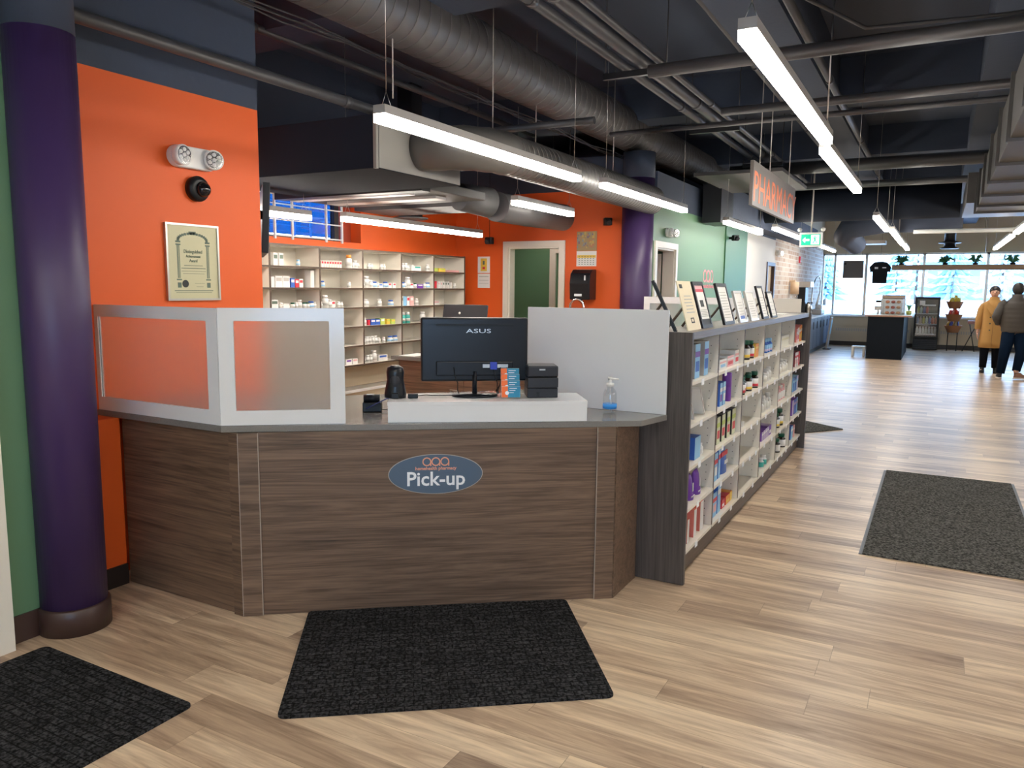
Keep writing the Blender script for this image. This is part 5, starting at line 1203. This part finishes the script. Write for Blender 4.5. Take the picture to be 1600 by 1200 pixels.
# planter shelf with plants
t = thing('hanging_planter_shelf', 'long light wood planter board hanging across the windows', 'shelf', (-1.19, 24.0, 2.17))
MB().box(0, 6.2, 0, 0.2, 0, 0.14).build('board', M['oak'], t)
for x in (0.3, 2.2, 4.2, 6.0): MB().tube([(x, 0.1, 0.14), (x, 0.1, DECK-2.17)], 0.004, 6).build('hanging_wire', M['steel'], t)
for q, x in enumerate((-0.96, 0.10, 0.80, 1.64)):
    t = thing('trailing_plant', 'green leafy plant on the planter board, %s from the left' % ORD[q], 'plant', (x, 24.1, 2.311), q)
    MB().lathe([(0.06, 0), (0.07, 0.05)], 14).build('pot', M['black'], t)
    mb = MB(); r2 = random.Random(q)
    for k in range(26):
        a = k*2.4; L_ = r2.uniform(0.14, 0.24); z = r2.uniform(0.1, 0.26)
        mb.tube([(0, 0, 0.05), (0.5*L_*math.cos(a), 0.5*L_*math.sin(a), z), (L_*math.cos(a), L_*math.sin(a), z-0.05)], [0.012, 0.03, 0.003], 5, sx=0.4)
    mb.build('leaves', M['leaf'], t)
t = thing('hanging_menu_board', 'square dark grey board hanging in the far window', 'board', (-2.28, 22.4, 1.92))
MB().box(0, 0.50, 0, 0.02, 0, 0.46).build('board_panel', M['greycard'], t); MB().lathe([(0.03, 0), (0.03, 0.004)], 14, mx=Matrix.Translation((0.05, -0.001, 0.38)) @ Matrix.Rotation(PI/2, 4, 'X')).build('round_clip', M['black'], t)
for x in (0.05, 0.45): MB().tube([(x, 0.01, 0.46), (x, 0.01, DECK-1.92)], 0.003, 5).build('hanging_wire', M['dark'], t)
t = thing('hanging_tshirt', 'dark navy t-shirt display hanging in the far window', 't-shirt', (-1.38, 22.4, 1.79))
shirt = [(-0.17, 0), (0.17, 0), (0.18, 0.30), (0.235, 0.28), (0.26, 0.42), (0.16, 0.535), (0.07, 0.56), (-0.07, 0.56), (-0.16, 0.535), (-0.26, 0.42), (-0.235, 0.28), (-0.18, 0.30)]
MB().prism(shirt, 0, 0.05, Matrix.Rotation(PI/2, 4, 'X')).build('shirt_cloth', M['navy'], t, bevel=0.012)
MB().box(-0.13, -0.05, -0.053, -0.0505, 0.37, 0.42).box(0.05, 0.14, -0.053, -0.0505, 0.39, 0.415).build('white_print', M['letter'], t)
MB().tube([(0, -0.02, 0.56), (0, -0.02, DECK-1.79)], 0.003, 5).build('hanging_wire', M['dark'], t)
t = thing('fire_alarm_pull', 'small red fire alarm device on the brick wall', 'fire alarm', (GX, 20.0, 2.25)); MB().box(0.001, 0.04, 0, 0.12, 0, 0.16).build('alarm_case', red, t, bevel=0.005); MB().box(0.041, 0.045, 0.03, 0.09, 0.03, 0.06).build('pull_bar', wht, t)

# ================= PEOPLE =================
def skin_body(name, chains, parent, m, sub=2, loc=(0, 0, 0)):
    """chains: list of [(x,y,z,r), ...]; chains share a vertex when coordinates are equal"""
    bm = bmesh.new(); lay = bm.verts.layers.skin.verify(); V = {}
    for c in chains:
        prev = None
        for (x, y, z, r) in c:
            k = (round(x, 4), round(y, 4), round(z, 4))
            if k not in V:
                v = bm.verts.new((x, y, z)); V[k] = v
                v[lay].radius = (r, r) if not isinstance(r, tuple) else r
                v[lay].use_root = len(V) == 1
            if prev is not None and prev is not V[k]:
                try: bm.edges.new((prev, V[k]))
                except ValueError: pass
            prev = V[k]
    me = bpy.data.meshes.new(name); bm.to_mesh(me); bm.free(); me.materials.append(m)
    o = bpy.data.objects.new(name, me); COL.objects.link(o)
    s = o.modifiers.new('skin', 'SKIN'); s.use_smooth_shade = True
    ss = o.modifiers.new('sub', 'SUBSURF'); ss.levels = sub; ss.render_levels = sub
    o.parent = parent; o.location = loc
    return o
def hand_chains(w, d, side, facing=1):
    """w: wrist point, d: unit down direction"""
    w = Vector(w); d = Vector(d).normalized(); s = Vector((0, 1, 0)) if abs(d.y) < 0.8 else Vector((1, 0, 0)); lat = d.cross(s).normalized(); pl = s
    palm = w+d*0.05
    ch = [[(*w, 0.022), (*palm, 0.028)]]
    for i, (o, L_) in enumerate(((-0.027, 0.070), (-0.009, 0.082), (0.009, 0.078), (0.026, 0.062))):
        b = palm+pl*o+d*0.028; ch.append([(*palm, 0.028), (*b, 0.0095), (*(b+d*L_*0.5+lat*0.008*side), 0.0088), (*(b+d*L_*0.95+lat*0.024*side), 0.0075)])
    b = w+d*0.03+pl*-0.035; ch.append([(*palm, 0.028), (*b, 0.0105), (*(b+d*0.035-pl*0.012), 0.010), (*(b+d*0.06-pl*0.010), 0.008)])
    return ch
def face(parent, head, fwd, s=1.0):
    """nose, eyes, mouth, ears on a head at 'head' looking along fwd"""
    f = Vector(fwd).normalized(); r = f.cross(Vector((0, 0, 1))).normalized(); h = Vector(head)
    mb = MB().sphere(h+f*0.098+Vector((0, 0, -0.01)), 0.015, 10, 7, (1, 1, 1.5))
    for q in (-1, 1): mb.sphere(h+r*0.078*q+Vector((0, 0, -0.01)), 0.022, 10, 7, (0.6, 0.6, 1.3))
    mb.build('nose_and_ears', M['skin'], parent)
    mb = MB()
    for q in (-1, 1): mb.sphere(h+f*0.089+r*0.031*q+Vector((0, 0, 0.012)), 0.010, 8, 6, (1, 1, 0.6))
    mb.build('eyes', M['inkdk'], parent)
    MB().sphere(h+f*0.088+Vector((0, 0, -0.055)), 0.016, 10, 6, (1.2, 1.2, 0.35)).build('mouth', cmat(0.4, 0.1, 0.09), parent)
# woman in a camel coat, facing the camera, at (1.09, 17.9)
t = thing('person', 'person in camel coat and black trousers facing the camera at right', 'person', (0.97, 17.9, 0), 0.0)
F = (-0.1, -1, 0)
ch = [[(0, 0, 0.88, 0.12), (0, 0, 1.05, 0.11), (0, 0, 1.20, 0.12), (0, 0, 1.32, 0.09), (0, 0.005, 1.43, 0.05), (0, -0.005, 1.50, 0.055), (0, -0.012, 1.545, 0.078), (0, -0.005, 1.60, 0.088), (0, 0.0, 1.635, 0.07)],
      [(0, 0, 0.88, 0.12), (0.09, 0, 0.80, 0.09), (0.10, -0.01, 0.46, 0.06), (0.10, 0.01, 0.10, 0.042), (0.11, -0.01, 0.055, 0.04), (0.115, -0.13, 0.04, 0.028)],
      [(0, 0, 0.88, 0.12), (-0.09, 0, 0.80, 0.09), (-0.10, -0.01, 0.46, 0.06), (-0.105, 0.01, 0.10, 0.042), (-0.115, -0.01, 0.055, 0.04), (-0.125, -0.13, 0.04, 0.028)],
      [(0, 0, 1.32, 0.09), (-0.16, 0, 1.32, 0.05), (-0.23, 0.01, 1.08, 0.042), (-0.24, -0.03, 0.84, 0.028), (-0.242, -0.034, 0.80, 0.022)],
      [(0, 0, 1.32, 0.09), (0.16, 0, 1.32, 0.05), (0.23, 0.01, 1.08, 0.042), (0.24, -0.03, 0.84, 0.028), (0.242, -0.034, 0.80, 0.022)]]
ch += hand_chains((-0.242, -0.034, 0.80), (0, -0.05, -1), 1); ch += hand_chains((0.242, -0.034, 0.80), (0, -0.05, -1), -1)
skin_body('body', ch, t, M['skin'])
face(t, (0, -0.005, 1.585), F, 1)
mb = MB(); mb.sphere((0.0, 0.022, 1.62), 0.098, 18, 12, (0.98, 0.95, 1.0)); mb.sphere((0, 0.10, 1.57), 0.045, 12, 8)
mb.build('hair', M['hair'], t)
mb = MB().loft([(0, 0, 0.50, 0.215, 0.165), (0, 0, 0.62, 0.212, 0.163), (0, 0, 0.85, 0.195, 0.152), (0, 0, 1.02, 0.178, 0.145), (0, 0, 1.2, 0.185, 0.15), (0, 0, 1.31, 0.20, 0.14), (0, 0, 1.37, 0.18, 0.12), (0, 0, 1.42, 0.12, 0.095), (0, 0, 1.45, 0.085, 0.08), (0, 0.01, 1.50, 0.082, 0.08)], 28)
for q in (-1, 1): mb.tube([(q*0.12, 0, 1.36), (q*0.17, 0, 1.33), (q*0.205, 0, 1.25), (q*0.235, 0.01, 1.08), (q*0.245, -0.03, 0.86)], [0.045, 0.06, 0.065, 0.058, 0.055], 16)
mb.build('coat', M['camel'], t)
mb = MB()
for q in (-1, 1): mb.prism([(0, 0), (q*0.10, 0.14), (q*0.13, 0.02), (q*0.02, -0.14)], 0, 0.012, Matrix.Translation((0, -0.155, 1.27)) @ Matrix.Rotation(PI/2, 4, 'X') @ Matrix.Rotation(-0.12, 4, 'X'))
mb.build('lapels', M['camel'], t)
MB().box(-0.003, 0.003, -0.178, -0.168, 0.5, 1.15).build('coat_front_seam', cmat(0.2, 0.09, 0.02), t)
mb = MB()
for z in (0.85, 0.98, 1.1): mb.lathe([(0.014, 0), (0.014, 0.005)], 12, mx=Matrix.Translation((-0.05, -0.157-0.003*(1.1-z)*10, z)) @ Matrix.Rotation(PI/2, 4, 'X'))
mb.build('buttons', M['inkdk'], t)
mb = MB()
for q in (-1, 1): mb.tube([(q*0.09, 0, 0.75), (q*0.10, -0.01, 0.46), (q*0.105, 0.01, 0.10)], [0.10, 0.08, 0.062], 16)
mb.build('trousers', M['blackcloth'], t)
for q in (-1, 1): MB().loft([(q*0.115, -0.06, 0.003, 0.045, 0.12), (q*0.115, -0.055, 0.04, 0.045, 0.115), (q*0.112, -0.02, 0.08, 0.04, 0.07), (q*0.11, 0.005, 0.12, 0.042, 0.05)], 18).build('shoe', M['black'], t)
# man in a quilted jacket, back to the camera, mid-step
t = thing('person', 'person in brown grey quilted jacket and dark jeans seen from behind', 'person', (1.27, 16.8, 0), 0.0)
ch = [[(0, 0, 0.93, 0.13), (0, 0, 1.10, 0.13), (0, 0, 1.24, 0.14), (0, 0, 1.37, 0.09), (0, 0.0, 1.48, 0.05), (0.0, 0.01, 1.56, 0.06), (0.0, 0.015, 1.61, 0.082), (0, 0.01, 1.66, 0.09), (0, 0.01, 1.695, 0.072)],
      [(0, 0, 0.93, 0.13), (-0.10, 0, 0.86, 0.10), (-0.13, 0.02, 0.48, 0.062), (-0.17, 0.0, 0.11, 0.045), (-0.18, 0.02, 0.06, 0.042), (-0.19, 0.13, 0.04, 0.03)],
      [(0, 0, 0.93, 0.13), (0.10, 0, 0.86, 0.10), (0.13, 0.09, 0.48, 0.062), (0.07, -0.02, 0.15, 0.045), (0.08, -0.04, 0.09, 0.042), (0.19, -0.06, 0.035, 0.03)],
      [(0, 0, 1.37, 0.09), (-0.17, 0, 1.36, 0.05), (-0.30, -0.05, 1.14, 0.05), (-0.22, 0.10, 0.98, 0.032), (-0.20, 0.13, 0.965, 0.024)],
      [(0, 0, 1.37, 0.09), (0.17, 0, 1.36, 0.05), (0.30, -0.05, 1.14, 0.05), (0.24, 0.10, 0.98, 0.032), (0.22, 0.13, 0.965, 0.024)]]
ch += hand_chains((-0.20, 0.13, 0.965), (0.4, 0.5, -0.6), 1); ch += hand_chains((0.22, 0.13, 0.965), (-0.4, 0.5, -0.6), -1)
skin_body('body', ch, t, M['skin'])
face(t, (0, 0.015, 1.64), (0, 1, 0))
MB().sphere((0, 0.0, 1.655), 0.106, 18, 12, (0.92, 1.0, 1.1)).build('hair', M['hair'], t)
rings = []
for k in range(25):
    z = 0.86+k*0.0242; u = k/24
    r = 0.205+0.035*math.sin(PI*min(1, u*0.9)) - (0.06*max(0, (u-0.90))/0.10)
    r += 0.010*abs(math.sin(u*PI*7))
    rings.append((0, 0, z, r, r*0.68))
rings += [(0, 0.0, 1.465, 0.13, 0.11), (0, 0, 1.51, 0.092, 0.088), (0, 0, 1.56, 0.095, 0.09)]
mb = MB().loft(rings, 28)
for q in (-1, 1):
    pts = []; rd = []
    path = [Vector((q*0.15, 0, 1.40)), Vector((q*0.22, 0, 1.35)), Vector((q*0.315, -0.05, 1.14)), Vector((q*0.245, 0.08, 1.00))]
    for i in range(3):
        for j in range(5):
            f = j/5; pts.append(path[i].lerp(path[i+1], f)); base = 0.09-0.012*i-0.01*f; rd.append(base+0.006*abs(math.sin((i+f)*PI*1.6)))
    mb.tube(pts, rd, 18)
mb.build('quilted_jacket', M['puffer'], t)
mb = MB().tube([(-0.08, 0, 0.88), (-0.13, 0.02, 0.48), (-0.17, 0.0, 0.10)], [0.125, 0.09, 0.07], 18).tube([(0.08, 0, 0.88), (0.13, 0.09, 0.48), (0.075, -0.02, 0.16)], [0.125, 0.09, 0.068], 18)
mb.build('jeans', M['denim'], t)
for (x, y, z, a) in ((-0.185, 0.06, 0.0, 0.08), (0.15, -0.05, 0.012, -1.15)):
    s = MB().loft([(0, 0, 0.003, 0.048, 0.135), (0, 0, 0.03, 0.05, 0.138)], 20).build('shoe', M['sole'], t, (x, y, z), (0, 0, a))
    MB().loft([(0, 0, 0.0305, 0.047, 0.132), (0, -0.005, 0.055, 0.044, 0.12), (0, -0.05, 0.09, 0.042, 0.07), (0, -0.06, 0.12, 0.045, 0.055)], 20).build('shoe_upper', M['shoe'] if a < 0 else M['charcoal'], s)

# ================= OUTSIDE =================
def tree(x, y, h, r, m, label, grp='flare-tinted trees outside'):
    t = thing('conifer_tree', label, 'tree', (x, y, -0.15), 0, grp)
    MB().tube([(0, 0, 0), (0, 0, h*0.9)], [0.18, 0.05], 8).build('trunk', M['bark'], t)
    mb = MB(); rr = random.Random(int(x*13+y))
    n = 9
    for k in range(n):
        z = h*(0.12+0.86*k/n); rk = r*(1-k/n)+0.15
        for q in range(13):
            a = q*2*PI/13+k*0.6+rr.uniform(-0.15, 0.15); L_ = rk*rr.uniform(0.75, 1.1)
            mb.tube([(0, 0, z+0.35), (0.5*L_*math.cos(a), 0.5*L_*math.sin(a), z+0.15), (L_*math.cos(a), L_*math.sin(a), z-0.25)], [0.12, 0.30, 0.05], 5, smooth=False)
    mb.build('branches', m, t)
for q, (x, y, h, r) in enumerate((lambda L_: [(a*2.2, b*2.2, c*1.15, d*1.3) for a, b, c, d in L_])(((-9.5, 48, 9, 2.6), (-7.4, 55, 11, 3), (-5.3, 44, 6, 2.0), (-1.2, 52, 10, 2.8), (0.6, 46, 8, 2.2), (3.0, 50, 9, 2.6), (5.4, 42, 7, 2.0), (7.5, 58, 12, 3.2), (-2.9, 66, 9, 2.6), (10.5, 50, 10, 2.8)))):
    tree(x, y, h, r, M['spruce'] if q % 2 == 0 else M['spruce2'], 'flare-tinted conifer outside the far windows, %s' % ('dark blue green one' if q % 2 == 0 else 'pale one'))
t = thing('distant_building', 'long blue grey building beyond the snow outside', 'building', (-3, 175, -0.15))
MB().box(-2, 24, 0, 8, 0, 7.5).build('building_wall', M['facade'], t)
for k in range(7): MB().box(-1+3.6*k, 0.8+3.6*k, -0.05, 0, 2.6, 5.6).build('window', M['snow'], t)
t = thing('neighbour_building', 'blue grey wall outside the small barred window', 'building', (-14.5, 2, 0)); MB().box(0, 0.4, -4, 10, -0.15, 2.9).build('building_wall', M['facade'], t); MB().box(0.401, 0.45, 0, 1.2, 1.2, 2.4).box(0.401, 0.45, 3, 4.2, 1.2, 2.4).build('window', M['snow'], t)
sbox('ground_outside_left', 'snow', -40, -6.35, -20, 24, -0.35, -0.15)
